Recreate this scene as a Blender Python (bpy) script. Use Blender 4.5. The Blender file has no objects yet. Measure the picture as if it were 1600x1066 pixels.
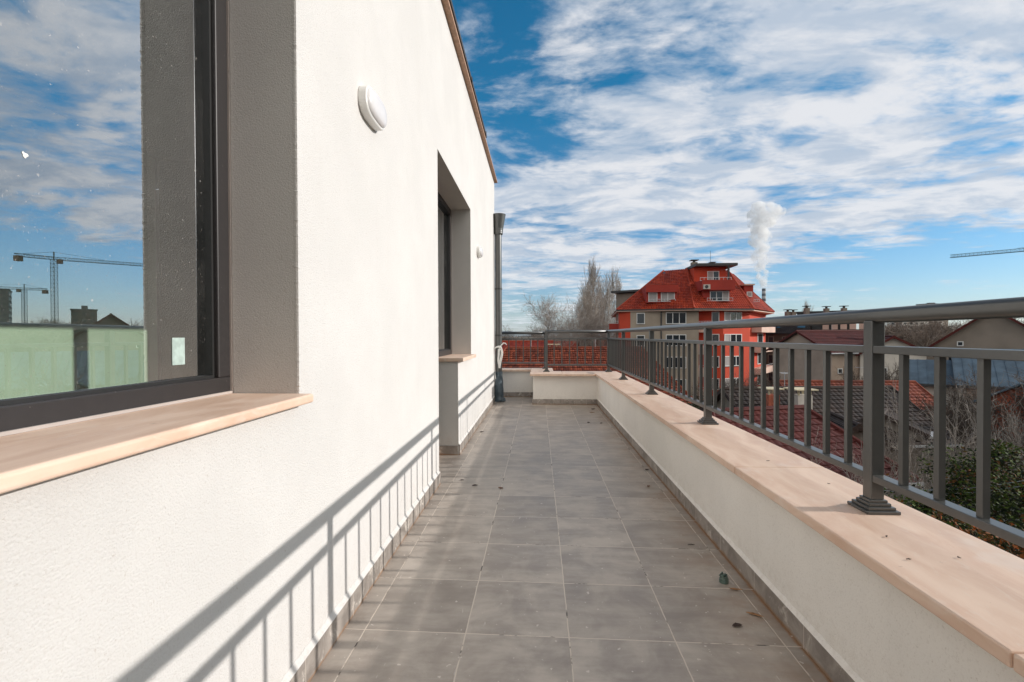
import bpy, math, random
from mathutils import Vector, Matrix, noise
C = bpy.context.scene.collection
R_ = math.radians
rnd = random.Random(7)

# ---------------------------------------------------------------- camera
sc = bpy.context.scene
YAW, PITCH, ROLL, FPX, EYE = .0558, -.0112, -.0036, 749.0, .955
def rot3():
    c, s = math.cos(YAW), math.sin(YAW)
    a = Matrix(((c, s, 0), (-s, c, 0), (0, 0, 1)))
    c, s = math.cos(PITCH), math.sin(PITCH)
    b = Matrix(((1, 0, 0), (0, c, s), (0, -s, c)))
    c, s = math.cos(ROLL), math.sin(ROLL)
    d = Matrix(((c, 0, s), (0, 1, 0), (-s, 0, c)))
    return d @ b @ a
RM = rot3()
cam = bpy.data.cameras.new('camera'); camo = bpy.data.objects.new('camera', cam); C.objects.link(camo)
cam.sensor_fit = 'HORIZONTAL'; cam.sensor_width = 36; cam.lens = 36 * FPX / 1600
cam.clip_start = .02; cam.clip_end = 30000
right, fwd, up = RM[0], RM[1], RM[2]
camo.matrix_world = Matrix(((right.x, up.x, -fwd.x, 0), (right.y, up.y, -fwd.y, 0), (right.z, up.z, -fwd.z, EYE), (0, 0, 0, 1)))
sc.camera = camo
def at(px, py, Y):
    """a point of the survey of the photograph at the depth Y"""
    d = RM.transposed() @ Vector(((px - 800) / FPX, 1, -(py - 533) / FPX))
    return Vector((0, 0, EYE)) + d * (Y / d.y)

# ---------------------------------------------------------------- sun and sky
SUN = Vector((1.645, .05, .60)).normalized()
sun = bpy.data.lights.new('sun', 'SUN'); suno = bpy.data.objects.new('sun', sun); C.objects.link(suno)
sun.energy = 2.9; sun.angle = R_(.53); sun.color = (1, .95, .90)
suno.rotation_euler = SUN.to_track_quat('Z', 'Y').to_euler()
W = bpy.data.worlds.new("World"); sc.world = W; W.use_nodes = True
nt = W.node_tree; nt.nodes.clear()
class NT:
    def __init__(s, t): s.t = t
    def n(s, typ, **kw):
        nd = s.t.nodes.new(typ)
        for k, v in kw.items():
            if k == 'inp':
                for a, b in v.items():
                    if hasattr(b, 'is_linked') or isinstance(b, bpy.types.NodeSocket): s.t.links.new(b, nd.inputs[a])
                    else: nd.inputs[a].default_value = b
            else: setattr(nd, k, v)
        return nd
    def m(s, op, a, b=0.0, c=None, clamp=False):
        i = {0: a, 1: b}
        if c is not None: i[2] = c
        return s.n('ShaderNodeMath', operation=op, use_clamp=clamp, inp=i).outputs[0]
    def mix(s, f, a, b, typ='MIX'):
        nd = s.n('ShaderNodeMix', data_type='RGBA', blend_type=typ, clamp_factor=True)
        for k, v in ((0, f), (6, a), (7, b)):
            if isinstance(v, bpy.types.NodeSocket): s.t.links.new(v, nd.inputs[k])
            else: nd.inputs[k].default_value = v if k == 0 else (tuple(v) + (1,))[:4]
        return nd.outputs[2]
    def rng(s, v, a, b, c=0.0, d=1.0, smooth=True):
        return s.n('ShaderNodeMapRange', interpolation_type='SMOOTHSTEP' if smooth else 'LINEAR', inp={0: v, 1: a, 2: b, 3: c, 4: d}).outputs[0]
    def noise(s, vec, scale, detail=4, rough=.55, dist=0.0):
        return s.n('ShaderNodeTexNoise', inp={'Vector': vec, 'Scale': scale, 'Detail': detail, 'Roughness': rough, 'Distortion': dist}).outputs[0]
    def vmath(s, op, a, b): return s.n('ShaderNodeVectorMath', operation=op, inp={0: a, 1: b}).outputs[0]
g = NT(nt)
sky = g.n('ShaderNodeTexSky', sky_type='NISHITA', sun_disc=False, sun_elevation=math.asin(SUN.z),
          sun_rotation=math.atan2(SUN.x, SUN.y), altitude=600, air_density=1.0, dust_density=.6, ozone_density=2.2)
tc = g.n('ShaderNodeTexCoord').outputs['Generated']
sep = g.n('ShaderNodeSeparateXYZ', inp={0: tc})
dx, dy, dz = sep.outputs
zc = g.m('MAXIMUM', dz, .0)
den = g.m('ADD', zc, .075)
cx = g.m('DIVIDE', dx, den); cy = g.m('DIVIDE', dy, den)
cv = g.n('ShaderNodeCombineXYZ', inp={0: cx, 1: cy, 2: 0.0}).outputs[0]
# cloud field lies on a high flat layer, seen in perspective
warp = g.n('ShaderNodeTexNoise', inp={'Vector': cv, 'Scale': .8, 'Detail': 3.0}).outputs['Color']
cvw = g.vmath('ADD', cv, g.n('ShaderNodeVectorMath', operation='SCALE', inp={0: warp, 'Scale': .55}).outputs[0])
rotm = g.n('ShaderNodeMapping', inp={'Vector': cvw, 'Rotation': (0, 0, R_(-12)), 'Scale': (.86, 1.2, 1)}).outputs[0]
n1 = g.noise(rotm, 2.0, 8, .58, .1)
n2 = g.noise(rotm, 6.5, 6, .6, .15)
n3 = g.noise(cvw, .33, 2, .5)
cl = g.m('ADD', g.m('MULTIPLY', n1, .58), g.m('ADD', g.m('MULTIPLY', n2, .30), g.m('MULTIPLY', n3, .24)))
az = g.m('DIVIDE', dx, g.m('MAXIMUM', g.m('ADD', dy, .35), .05))        # to the right of the terrace axis
low = g.rng(dz, .02, .20)                                              # the deck stops short of the horizon
bank = g.rng(dz, .12, .40)
hole = g.m('MULTIPLY', g.rng(az, .38, .0), g.rng(dz, .24, .46))        # clear blue towards the eaves
nearhor = g.m('MULTIPLY', g.rng(dz, .19, .115), g.rng(az, .25, .50))     # clear band low on the right
behind = g.rng(dy, .1, -.25)  # unseen clouds behind the camera, added as neutral fill light
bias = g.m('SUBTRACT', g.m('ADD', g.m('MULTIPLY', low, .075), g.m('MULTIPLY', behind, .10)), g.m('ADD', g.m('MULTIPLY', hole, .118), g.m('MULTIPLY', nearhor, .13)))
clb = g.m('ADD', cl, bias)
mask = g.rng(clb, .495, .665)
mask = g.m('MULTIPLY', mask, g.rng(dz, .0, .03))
dens = g.rng(g.noise(rotm, 3.2, 7, .62, .2), .38, .62)
skyc = g.n('ShaderNodeMix', data_type='RGBA', blend_type='MULTIPLY', inp={0: 1.0, 6: sky.outputs[0]})
el = g.rng(dz, .0, .42, smooth=False)
tint = g.mix(el, (.95, 1.04, 1.25), (.04, .98, 1.25))
nt.links.new(tint, skyc.inputs[7])
cloudc = g.mix(dens, (4.9, 5.6, 6.6), (7.9, 7.9, 8.1))
cloudc = g.mix(behind, cloudc, (11.6, 11.0, 10.2))  # out-of-view clouds made brighter to lift the shaded faces
cloudc = g.mix(g.rng(dz, .16, .0), cloudc, (7.9, 8.4, 8.7))
thin = g.m('MULTIPLY', mask, .93)
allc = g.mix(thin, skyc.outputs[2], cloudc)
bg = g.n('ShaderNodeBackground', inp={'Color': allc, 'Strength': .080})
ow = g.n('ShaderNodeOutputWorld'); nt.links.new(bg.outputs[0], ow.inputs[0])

sc.view_settings.view_transform = 'Standard'; sc.view_settings.look = 'None'
sc.view_settings.exposure = .43; sc.view_settings.gamma = 1; sc.view_settings.use_curve_mapping = False
cy_ = sc.cycles
sc.render.engine = 'CYCLES'
cy_.use_denoising = True; cy_.max_bounces = 18; cy_.diffuse_bounces = 5; cy_.glossy_bounces = 4; cy_.transparent_max_bounces = 24
cy_.sample_clamp_indirect = 4; cy_.caustics_reflective = False; cy_.caustics_refractive = False; cy_.volume_bounces = 16
try: cy_.denoising_input_passes = 'RGB_ALBEDO_NORMAL'; cy_.denoising_prefilter = 'ACCURATE'
except Exception: pass

# ---------------------------------------------------------------- materials
def newmat(name):
    m = bpy.data.materials.new(name); m.use_nodes = True
    t = NT(m.node_tree); b = m.node_tree.nodes['Principled BSDF']
    return m, t, b
def pos(t): return t.n('ShaderNodeNewGeometry').outputs['Position']
def bump(t, b, h, strength, dist):
    bp = t.n('ShaderNodeBump', inp={'Height': h, 'Strength': strength, 'Distance': dist})
    t.t.links.new(bp.outputs[0], b.inputs['Normal'])
def simple(name, col, rough=.7, metal=0.0, var=.12, scale=3.0, bs=0.0, bscale=60.0, bdist=.01, spec=.5, obj=False):
    m, t, b = newmat(name)
    p = t.n('ShaderNodeTexCoord').outputs['Object'] if obj else pos(t)
    n = t.noise(p, scale, 6, .6)
    dark = tuple(c * (1 - var) for c in col); lite = tuple(min(1, c * (1 + var)) for c in col)
    t.t.links.new(t.mix(t.rng(n, .3, .7), dark, lite), b.inputs['Base Color'])
    b.inputs['Roughness'].default_value = rough; b.inputs['Metallic'].default_value = metal
    b.inputs['Specular IOR Level'].default_value = spec
    if bs: bump(t, b, t.noise(p, bscale, 5, .65), bs, bdist)
    return m
M = {}
def stucco(name, col, grain=1.0):
    m, t, b = newmat(name); p = pos(t)
    n1 = t.noise(p, 260, 5, .75); n2 = t.noise(p, 95, 3, .6)
    v = t.n('ShaderNodeTexVoronoi', feature='F1', inp={'Vector': p, 'Scale': 210.0}).outputs[0]
    h = t.m('ADD', t.m('MULTIPLY', n1, .9), t.m('ADD', t.m('MULTIPLY', n2, .06), t.m('MULTIPLY', v, -.30)))
    bump(t, b, h, .85 * grain, .0028)
    big = t.rng(t.noise(p, 2.3, 5, .6), .3, .75)
    c = t.mix(big, tuple(k * .925 for k in col), col)
    spk = t.rng(t.noise(p, 150, 3, .6), .63, .72)
    c = t.mix(t.m('MULTIPLY', spk, .38), c, (.42, .36, .30))
    sp_ = t.n('ShaderNodeSeparateXYZ', inp={0: p}); Y_, Z_ = sp_.outputs[1], sp_.outputs[2]
    splash = t.m('MULTIPLY', t.rng(t.m('ADD', Z_, t.m('MULTIPLY', t.noise(p, 14, 5, .7), .12)), .30, .10), t.rng(t.noise(p, 38, 4, .7), .42, .66))
    c = t.mix(t.m('MULTIPLY', splash, .18), c, (.46, .38, .30))
    run = t.noise(t.n('ShaderNodeMapping', inp={'Vector': p, 'Scale': (9, 9, .7)}).outputs[0], 1.6, 5, .65)
    c = t.mix(t.m('MULTIPLY', t.rng(run, .52, .72), .05), c, (.50, .45, .40))
    pore = t.rng(v, .62, .88)
    c = t.mix(t.m('MULTIPLY', pore, .16), c, (.5, .45, .40))
    t.t.links.new(c, b.inputs['Base Color']); b.inputs['Roughness'].default_value = .92
    b.inputs['Specular IOR Level'].default_value = .2
    return m
M['stucco'] = stucco('white stucco', (.705, .685, .658))
M['parapet'] = stucco('cream parapet stucco', (.86, .825, .77), .35)

def stone():
    m, t, b = newmat('beige limestone'); p = pos(t)
    mp = t.n('ShaderNodeMapping', inp={'Vector': p, 'Rotation': (0, 0, .5), 'Scale': (5, 1.3, 3)}).outputs[0]
    a = t.noise(mp, 2.2, 8, .62, 1.2); v = t.noise(mp, 7, 6, .6, 2.5)
    c = t.mix(t.rng(a, .3, .7), (.68, .46, .335), (.80, .61, .48))
    c = t.mix(t.m('MULTIPLY', t.rng(v, .56, .66), .35), c, (.78, .65, .55))
    bl = t.noise(p, 38, 4, .7, .5)
    c = t.mix(t.m('MULTIPLY', t.rng(bl, .69, .76), .5), c, (.25, .17, .12))
    w = t.noise(p, 3.1, 4, .7)
    c = t.mix(t.m('MULTIPLY', t.rng(w, .58, .72), .4), c, (.80, .70, .62))
    t.t.links.new(c, b.inputs['Base Color'])
    t.t.links.new(t.rng(a, .3, .7, .42, .62), b.inputs['Roughness'])
    bump(t, b, t.m('ADD', bl, t.noise(p, 160, 3, .6)), .12, .002)
    return m
M['stone'] = stone()

def tilefloor():
    m, t, b = newmat('grey stoneware floor tiles'); p = pos(t)
    s = t.n('ShaderNodeSeparateXYZ', inp={0: p}); X, Y, Z = s.outputs
    wob = t.m('MULTIPLY', t.m('SUBTRACT', t.noise(p, 18, 3, .6), .5), .004)
    u = t.m('DIVIDE', t.m('ADD', t.m('ADD', X, .237 + 3.3), wob), .33)
    v = t.m('DIVIDE', t.m('ADD', t.m('ADD', t.m('SUBTRACT', Y, 1.517 - 6.667), t.m('MULTIPLY', t.m('ADD', X, .237), .0143)), wob), .33333)
    fu = t.m('FRACT', u); fv = t.m('FRACT', v)
    du = t.m('MINIMUM', fu, t.m('SUBTRACT', 1.0, fu)); dv = t.m('MINIMUM', fv, t.m('SUBTRACT', 1.0, fv))
    d = t.m('MINIMUM', du, dv)
    joint = t.rng(d, .0050, .0080, 1.0, 0.0)
    idx = t.n('ShaderNodeCombineXYZ', inp={0: t.m('FLOOR', u), 1: t.m('FLOOR', v), 2: 0.0}).outputs[0]
    wn = t.n('ShaderNodeTexWhiteNoise', noise_dimensions='2D', inp={'Vector': idx})
    off = t.n('ShaderNodeVectorMath', operation='SCALE', inp={0: wn.outputs['Color'], 'Scale': 9.0}).outputs[0]
    pt = t.vmath('ADD', p, off)
    cloud = t.noise(pt, 5.5, 7, .62, .4)
    stre = t.noise(t.n('ShaderNodeMapping', inp={'Vector': pt, 'Scale': (2, 9, 1)}).outputs[0], 2.4, 5, .6)
    c = t.mix(t.rng(t.m('ADD', t.m('MULTIPLY', cloud, .7), t.m('MULTIPLY', stre, .3)), .34, .66), (.29, .247, .21), (.49, .43, .37))
    c = t.mix(t.m('MULTIPLY', t.m('SUBTRACT', wn.outputs[0], .5), .6), c, (.18, .155, .135))
    # rusty dried run-off along the parapet and pale dust by the wall
    rust = t.m('MULTIPLY', t.rng(X, .50, .80), t.rng(t.noise(p, 4.5, 6, .65), .40, .68))
    c = t.mix(t.m('MULTIPLY', rust, .55), c, (.27, .155, .085))
    edge = t.rng(t.m('ADD', X, t.m('MULTIPLY', t.noise(p, 30, 3, .6), .012)), .793, .803)
    c = t.mix(t.m('MULTIPLY', edge, .85), c, (.30, .155, .07))
    dust = t.m('MULTIPLY', t.rng(t.noise(p, 2.2, 8, .7), .52, .72), .30)
    c = t.mix(dust, c, (.36, .32, .28))
    spk = t.rng(t.noise(p, 48, 2, .5), .705, .72)
    c = t.mix(t.m('MULTIPLY', spk, .8), c, (.62, .56, .50))
    hair = t.m('MULTIPLY', t.rng(t.noise(t.n('ShaderNodeMapping', inp={'Vector': p, 'Rotation': (0, 0, .3), 'Scale': (60, 9, 1)}).outputs[0], 1.0, 2, .5), .725, .745), .6)
    c = t.mix(hair, c, (.55, .5, .45))
    jn = t.rng(t.noise(p, 7.5, 4, .7), .36, .46)
    jc = t.mix(jn, (.07, .058, .05), (.60, .52, .44))
    c = t.mix(joint, c, jc)
    t.t.links.new(c, b.inputs['Base Color'])
    t.t.links.new(t.rng(cloud, .3, .7, .34, .52), b.inputs['Roughness'])
    h = t.m('ADD', t.m('MULTIPLY', joint, -1.0), t.m('MULTIPLY', t.noise(p, 70, 4, .6), .12))
    tiltv = t.m('MULTIPLY', t.m('MULTIPLY', t.m('SUBTRACT', wn.outputs[0], .5), fv), .25)
    bump(t, b, t.m('ADD', h, tiltv), .55, .0025)
    return m
M['floor'] = tilefloor()

def skirt(name, pale):
    m, t, b = newmat(name); p = pos(t)
    s = t.n('ShaderNodeSeparateXYZ', inp={0: p}); X, Y, Z = s.outputs
    v = t.m('DIVIDE', t.m('ADD', t.m('ADD', Y, X), 6.71), .33333); fv = t.m('FRACT', v)
    d = t.m('MINIMUM', fv, t.m('SUBTRACT', 1.0, fv)); joint = t.rng(d, .004, .009, 1.0, 0.0)
    c = t.mix(t.rng(t.noise(p, 9, 7, .65, .6), .33, .68), (.20, .175, .155), (.36, .32, .285))
    sm = t.m('MULTIPLY', t.rng(t.noise(p, 13, 6, .7, .8), .55, .66), pale)
    c = t.mix(sm, c, (.62, .57, .51))
    low = t.m('MULTIPLY', t.rng(t.m('ADD', Z, t.m('MULTIPLY', t.noise(p, 20, 3, .6), .02)), .026, .014), t.m('MULTIPLY', pale, .9))
    c = t.mix(low, c, (.27, .14, .06))
    c = t.mix(t.m('MULTIPLY', joint, .8), c, (.52, .46, .40))
    t.t.links.new(c, b.inputs['Base Color']); b.inputs['Roughness'].default_value = .5
    bump(t, b, t.m('SUBTRACT', t.noise(p, 60, 4, .6), joint), .3, .002)
    return m
M['skirt'] = skirt('grey tile skirting', .75)

def paint(name, col, rough=.38, spec=.5, dirt=.25):
    m, t, b = newmat(name); p = pos(t)
    n = t.noise(p, 30, 6, .7)
    c = t.mix(t.rng(n, .35, .7), col, tuple(k * 1.1 for k in col))
    d = t.rng(t.noise(p, 140, 3, .6), .70, .80)
    c = t.mix(t.m('MULTIPLY', d, dirt), c, (.40, .37, .34))
    t.t.links.new(c, b.inputs['Base Color'])
    t.t.links.new(t.rng(n, .3, .7, rough, rough + .01), b.inputs['Roughness'])
    b.inputs['Specular IOR Level'].default_value = spec
    return m
M['rail'] = paint('grey painted steel', (.058, .059, .056), .30, .9, .03)
M['frame'] = paint('anthracite window frame', (.030, .027, .027), .42, .4, .45)
M['dark'] = simple('dark metal', (.035, .035, .036), .5)
M['gasket'] = simple('black rubber gasket', (.012, .012, .012), .6)
def glass(name, tint, dusty, r0=.22, r1=.68):
    m, t, b = newmat(name); nt_ = m.node_tree; out = nt_.nodes['Material Output']; nt_.nodes.remove(b)
    lw = t.n('ShaderNodeLayerWeight', inp={'Blend': .5}).outputs['Facing']
    f = t.rng(lw, .0, .45, r0, r1, smooth=False)
    gl = t.n('ShaderNodeBsdfGlossy', inp={'Color': (.93, .97, 1, 1), 'Roughness': 0.0})
    tr = t.n('ShaderNodeBsdfTransparent', inp={'Color': tint + (1,)})
    mx = t.n('ShaderNodeMixShader', inp={0: f, 1: tr.outputs[0], 2: gl.outputs[0]})
    p = pos(t)
    sp = t.m('MAXIMUM', t.m('MULTIPLY', t.rng(t.noise(p, 230, 2, .6), .665, .73), .75), t.rng(t.noise(p, 95, 2, .5), .725, .745))
    film = t.m('MULTIPLY', t.rng(t.noise(p, 6, 6, .7), .3, .8), .05)
    dm = t.m('MULTIPLY', t.m('ADD', t.m('MULTIPLY', sp, .55), film), dusty)
    df = t.n('ShaderNodeBsdfDiffuse', inp={'Color': (.62, .58, .54, 1)})
    m2 = t.n('ShaderNodeMixShader', inp={0: dm, 1: mx.outputs[0], 2: df.outputs[0]})
    nt_.links.new(m2.outputs[0], out.inputs[0])
    return m
M['glass'] = glass('coated dusty window glass', (.96, .99, .96), .62)
M['panes'] = simple('dark far window pane', (.022, .027, .033), .12, spec=.6, var=.3, scale=.4)
M['white'] = simple('white plastic', (.78, .77, .74), .4, var=.03)
M['lens'] = simple('frosted lamp lens', (.72, .70, .70), .22, var=.03)
M['stick'] = simple('pale blue green sticker', (.40, .50, .46), .6, var=.15, scale=60)
M['seal'] = simple('pale sealant', (.42, .37, .34), .7)
M['greenwall'] = simple('pale green plaster wall', (.72, .95, .70), .85, var=.05)
M['concrete'] = simple('raw concrete', (.13, .12, .11), .85, var=.3, scale=6, bs=.3)
M['ceil'] = simple('grey unpainted ceiling', (.09, .08, .07), .9)
M['trim'] = simple('brown stone eave trim', (.42, .25, .16), .6, var=.2, scale=30)
M['zinc'] = simple('bare zinc strip', (.5, .5, .5), .3, .9)
M['wrap'] = simple('slate blue plastic sheeting', (.060, .085, .105), .35, var=.35, scale=14, bs=.6, bscale=22, bdist=.02)

# ---------------------------------------------------------------- mesh helper
class MB:
    def __init__(s): s.v = []; s.f = []; s.uv = {}
    def poly(s, pts):
        i = len(s.v); s.v += [tuple(p) for p in pts]; s.f.append(tuple(range(i, i + len(pts)))); return s
    def box(s, x0, x1, y0, y1, z0, z1, skip=''):
        i = len(s.v)
        s.v += [(x0, y0, z0), (x1, y0, z0), (x1, y1, z0), (x0, y1, z0), (x0, y0, z1), (x1, y0, z1), (x1, y1, z1), (x0, y1, z1)]
        for q in ((0, 3, 2, 1), (4, 5, 6, 7), (0, 1, 5, 4), (1, 2, 6, 5), (2, 3, 7, 6), (3, 0, 4, 7)): s.f.append(tuple(i + k for k in q))
        return s
    def tube(s, pts, r, n=8, caps=True):
        pts = [Vector(p) for p in pts]; rs = r if isinstance(r, (list, tuple)) else [r] * len(pts)
        i0 = len(s.v); a = None
        for k, p in enumerate(pts):
            d = (pts[min(k + 1, len(pts) - 1)] - pts[max(k - 1, 0)]).normalized()
            if a is None: a = d.orthogonal().normalized()
            a = (a - d * a.dot(d)); a = a.normalized() if a.length > 1e-6 else d.orthogonal().normalized()
            b = d.cross(a)
            for j in range(n):
                w = 2 * math.pi * (j + .5) / n
                s.v.append(tuple(p + (a * math.cos(w) + b * math.sin(w)) * rs[k]))
        for k in range(len(pts) - 1):
            for j in range(n):
                q = i0 + k * n; s.f.append((q + j, q + (j + 1) % n, q + n + (j + 1) % n, q + n + j))
        if caps:
            s.f.append(tuple(i0 + j for j in range(n))[::-1]); q = i0 + (len(pts) - 1) * n; s.f.append(tuple(q + j for j in range(n)))
        return s
    def bar(s, a, b, w, h):
        """a box bar from a to b, w wide sideways, h high"""
        a, b = Vector(a), Vector(b); d = (b - a).normalized()
        u = Vector((0, 0, 1)) if abs(d.z) < .95 else Vector((0, 1, 0))
        r = d.cross(u).normalized(); u = r.cross(d)
        i = len(s.v)
        for p in (a, b):
            for x, y in ((-1, -1), (1, -1), (1, 1), (-1, 1)): s.v.append(tuple(p + r * (x * w / 2) + u * (y * h / 2)))
        for q in ((0, 3, 2, 1), (4, 5, 6, 7), (0, 1, 5, 4), (1, 2, 6, 5), (2, 3, 7, 6), (3, 0, 4, 7)): s.f.append(tuple(i + k for k in q))
        return s
    def prism(s, pts, z0, z1):
        """vertical prism over an xy outline (counter-clockwise)"""
        n = len(pts); i = len(s.v)
        s.v += [(p[0], p[1], z0) for p in pts] + [(p[0], p[1], z1) for p in pts]
        s.f.append(tuple(i + k for k in range(n))[::-1]); s.f.append(tuple(i + n + k for k in range(n)))
        for k in range(n): s.f.append((i + k, i + (k + 1) % n, i + n + (k + 1) % n, i + n + k))
        return s
    def build(s, name, mat, parent=None, smooth=False, bevel=0.0, seg=2):
        me = bpy.data.meshes.new(name); me.from_pydata(s.v, [], s.f); me.update()
        mats = mat if isinstance(mat, list) else [mat]
        for m in mats: me.materials.append(M[m] if isinstance(m, str) else m)
        if smooth: me.shade_smooth()
        o = bpy.data.objects.new(name, me); C.objects.link(o)
        if parent: o.parent = parent; o.matrix_parent_inverse = Matrix.Translation(-parent.location) if parent.type == 'EMPTY' and not parent.parent else Matrix.Identity(4)
        if bevel:
            bm = o.modifiers.new('bevel', 'BEVEL'); bm.width = bevel; bm.segments = seg; bm.limit_method = 'ANGLE'
        return o
def tag(o, label, cat, group=None, kind=None):
    if label: o['label'] = label
    if cat: o['category'] = cat
    if group: o['group'] = group
    if kind: o['kind'] = kind
    return o
def thing(name, label, cat, loc=(0, 0, 0), group=None):
    o = bpy.data.objects.new(name, None); o.empty_display_size = .2; C.objects.link(o); o.location = loc
    return tag(o, label, cat, group)
def struct(o): o['kind'] = 'structure'; return o

# ================================================================ TERRACE
WX, GX, FX = -.645, -.862, -.832          # wall face, glass plane, frame face
fl = MB()
fl.poly([(WX, -3, 0), (.81, -3, 0), (.81, 6.65, 0), (WX, 6.65, 0)])
fl.poly([(WX, 6.65, 0), (-.08, 6.65, 0), (-.08, 7.45, 0), (WX, 7.45, 0)])
fl.poly([(-.83, 3.05, 0), (WX, 3.05, 0), (WX, 3.80, 0), (-.83, 3.80, 0)])
struct(fl.build('terrace_floor', 'floor'))

house = thing('house', 'white stuccoed house front with dark framed windows along the left of the terrace', 'house', (WX, 2, 0))
w = MB()
def rect(y0, y1, z0, z1, x=WX): w.poly([(x, y0, z0), (x, y1, z0), (x, y1, z1), (x, y0, z1)])
YE, ZT = 7.02, 3.2
B0, B1, BZ0, BZ1 = -1.2, 1.255, .79, 2.62            # big window
D0, D1, D2, DZ = 3.05, 3.80, 4.54, 2.155            # door, side window
rect(-4, B0, 0, ZT); rect(B0, B1, 0, BZ0 - .012); rect(B0, B1, BZ1, ZT); rect(B1, D0, 0, ZT)
rect(D0, D2, DZ, ZT); rect(D1, D2, 0, .75); rect(D2, YE, 0, ZT)
def jamb(y, z0, z1, flip=False): w.poly([(WX, y, z0), (FX - .03, y, z0), (FX - .03, y, z1), (WX, y, z1)])
jamb(B1, BZ0 - .012, BZ1); jamb(B0, BZ0 - .012, BZ1); jamb(D0, 0, DZ); jamb(D2, .75, DZ); jamb(D1, 0, .75)
w.poly([(WX, B0, BZ1), (WX, B1, BZ1), (FX - .03, B1, BZ1), (FX - .03, B0, BZ1)])
w.poly([(WX, D0, DZ), (WX, D2, DZ), (FX - .03, D2, DZ), (FX - .03, D0, DZ)])
w.poly([(WX, D1, .75), (WX, D2, .75), (FX - .03, D2, .75), (FX - .03, D1, .75)])
w.poly([(WX, YE, -11), (-7, YE, -11), (-7, YE, ZT), (WX, YE, ZT)])
w.poly([(WX, -4, 0), (-7, -4, 0), (-7, -4, ZT), (WX, -4, ZT)])
w.poly([(-7, -4, -11), (-7, YE, -11), (-7, YE, ZT), (-7, -4, ZT)])
w.poly([(WX, B0, BZ0 - .012), (WX, B1, BZ0 - .012), (FX - .03, B1, BZ0 - .012), (FX - .03, B0, BZ0 - .012)])
# ragged plaster arrises at the reveals
def arris(y, z0, z1, sgn, seed):
    n = int((z1 - z0) / .0035); prev = None
    for k in range(n + 1):
        z = z0 + (z1 - z0) * k / n
        q = noise.noise(Vector((seed, z * 95, 0))) * .0011 + noise.noise(Vector((seed, z * 310, 3))) * .0009
        r = .0045 + q
        ring = [(WX + .0002, y - sgn * .012, z), (WX + .0012 + q * .6, y - sgn * .004, z), (WX + .0010 + q * .8, y + sgn * (.0004 + q), z), (WX - .004, y + sgn * (.0012 + q), z), (WX - .012, y + sgn * .0002, z)]
        i = len(w.v); w.v += ring
        if prev is not None:
            for j in range(4): w.f.append((prev + j, prev + j + 1, i + j + 1, i + j))
        prev = i
arris(B1, BZ0, BZ1, -1, 1.0); arris(D2, .79, DZ, -1, 5.0); arris(D1, .03, .75, -1, 8.0); arris(D0, .07, DZ, 1, 11.)
w.build('wall', 'stucco', house)
lb = MB(); lb.box(-7, 1.02, -4, 7.78, -11.2, -.06); lb.build('lower_wall', 'stucco', house)
rf = MB(); rf.box(-7, WX - .02, -4, YE - .03, ZT - .001, ZT + .04); rf.build('roof', 'concrete', house)
tr = MB(); tr.box(-.70, -.600, -4, 7.06, ZT + .001, ZT + .022); tr.box(-.70, -.612, -4, 7.05, ZT + .0225, ZT + .04)
o = tr.build('eave_trim', 'trim', house); o['label'] = 'brown stone strip along the roof edge'
gt = MB(); gt.box(-.69, -.594, -4, 5.55, ZT + .043, ZT + .075)
for y in (1.8, 3.1, 4.3, 5.45): gt.box(-.693, -.589, y, y + .03, ZT + .043, ZT + .080)
gt.build('gutter', 'dark', house)

# skirting along house wall
sk = MB()
sk.box(WX - .002, WX + .011, -3, D0 + .002, .0005, .082)
sk.box(WX - .002, WX + .011, D1, 6.98, .0005, .082)
sk.box(FX - .03, WX - .003, D1 - .011, D1 + .002, .0005, .075)
sk.build('skirting', 'skirt', house, bevel=.002)
# plaster edge irregular above the skirting
pe = MB(); y = -.5; prev = None
while y < 6.98:
    if D0 - .01 < y < D1: y = D1; prev = None
    q = .003 + noise.noise(Vector((y * 22, 0, 0))) * .006 + noise.noise(Vector((y * 75, 3, 0))) * .004
    i = len(pe.v); pe.v += [(WX + .0005, y, .094 + q), (WX + .006, y, .086 + q), (WX + .0125, y, .0815), (WX + .001, y, .080)]
    if prev is not None:
        for j in range(3): pe.f.append((prev + j, prev + j + 1, i + j + 1, i + j))
    prev = i; y += .012
pe.build('plaster_edge', 'stucco', house)
# threshold of the door recess
th = MB(); th.box(FX - .04, FX + .012, D0 + .002, D1 - .012, .001, .05); th.build('threshold', 'stone', house, bevel=.003)

def window(y0, y1, z0, z1, split=(), name='window', fw=.052, parent=house):
    f = MB()
    def member(a, b, c, d, fx=FX): f.box(fx - .06, fx, a, b, c, d)
    member(y0 - .004, y1 + .004, z0 - .004, z0 + fw); member(y0 - .004, y1 + .004, z1 - fw, z1 + .004)
    member(y0 - .004, y0 + fw, z0 + fw, z1 - fw); member(y1 - fw, y1 + .004, z0 + fw, z1 - fw)
    for s in split: member(s - .03, s + .03, z0 + fw, z1 - fw)
    fo = f.build(name, 'frame', parent, bevel=.003)
    ys = [y0 + fw] + [k for s in split for k in (s - .03, s + .03)] + [y1 - fw]
    for a, b in zip(ys[::2], ys[1::2]):
        gk = MB(); q = .007
        for c, d, e, h in ((a, b, z0 + fw, z0 + fw + q), (a, b, z1 - fw - q, z1 - fw), (a, a + q, z0 + fw + q, z1 - fw - q), (b - q, b, z0 + fw + q, z1 - fw - q)):
            gk.box(GX - .004, FX - .012, c, d, e, h)
        ob = gk.build('gasket', 'gasket', fo)
        pn = MB(); pn.poly([(GX, a, z0 + fw), (GX, b, z0 + fw), (GX, b, z1 - fw), (GX, a, z1 - fw)])
        pn.build('pane', 'glass', fo)
    return fo
wbig = window(B0, B1, BZ0 + .006, BZ1)
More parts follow.
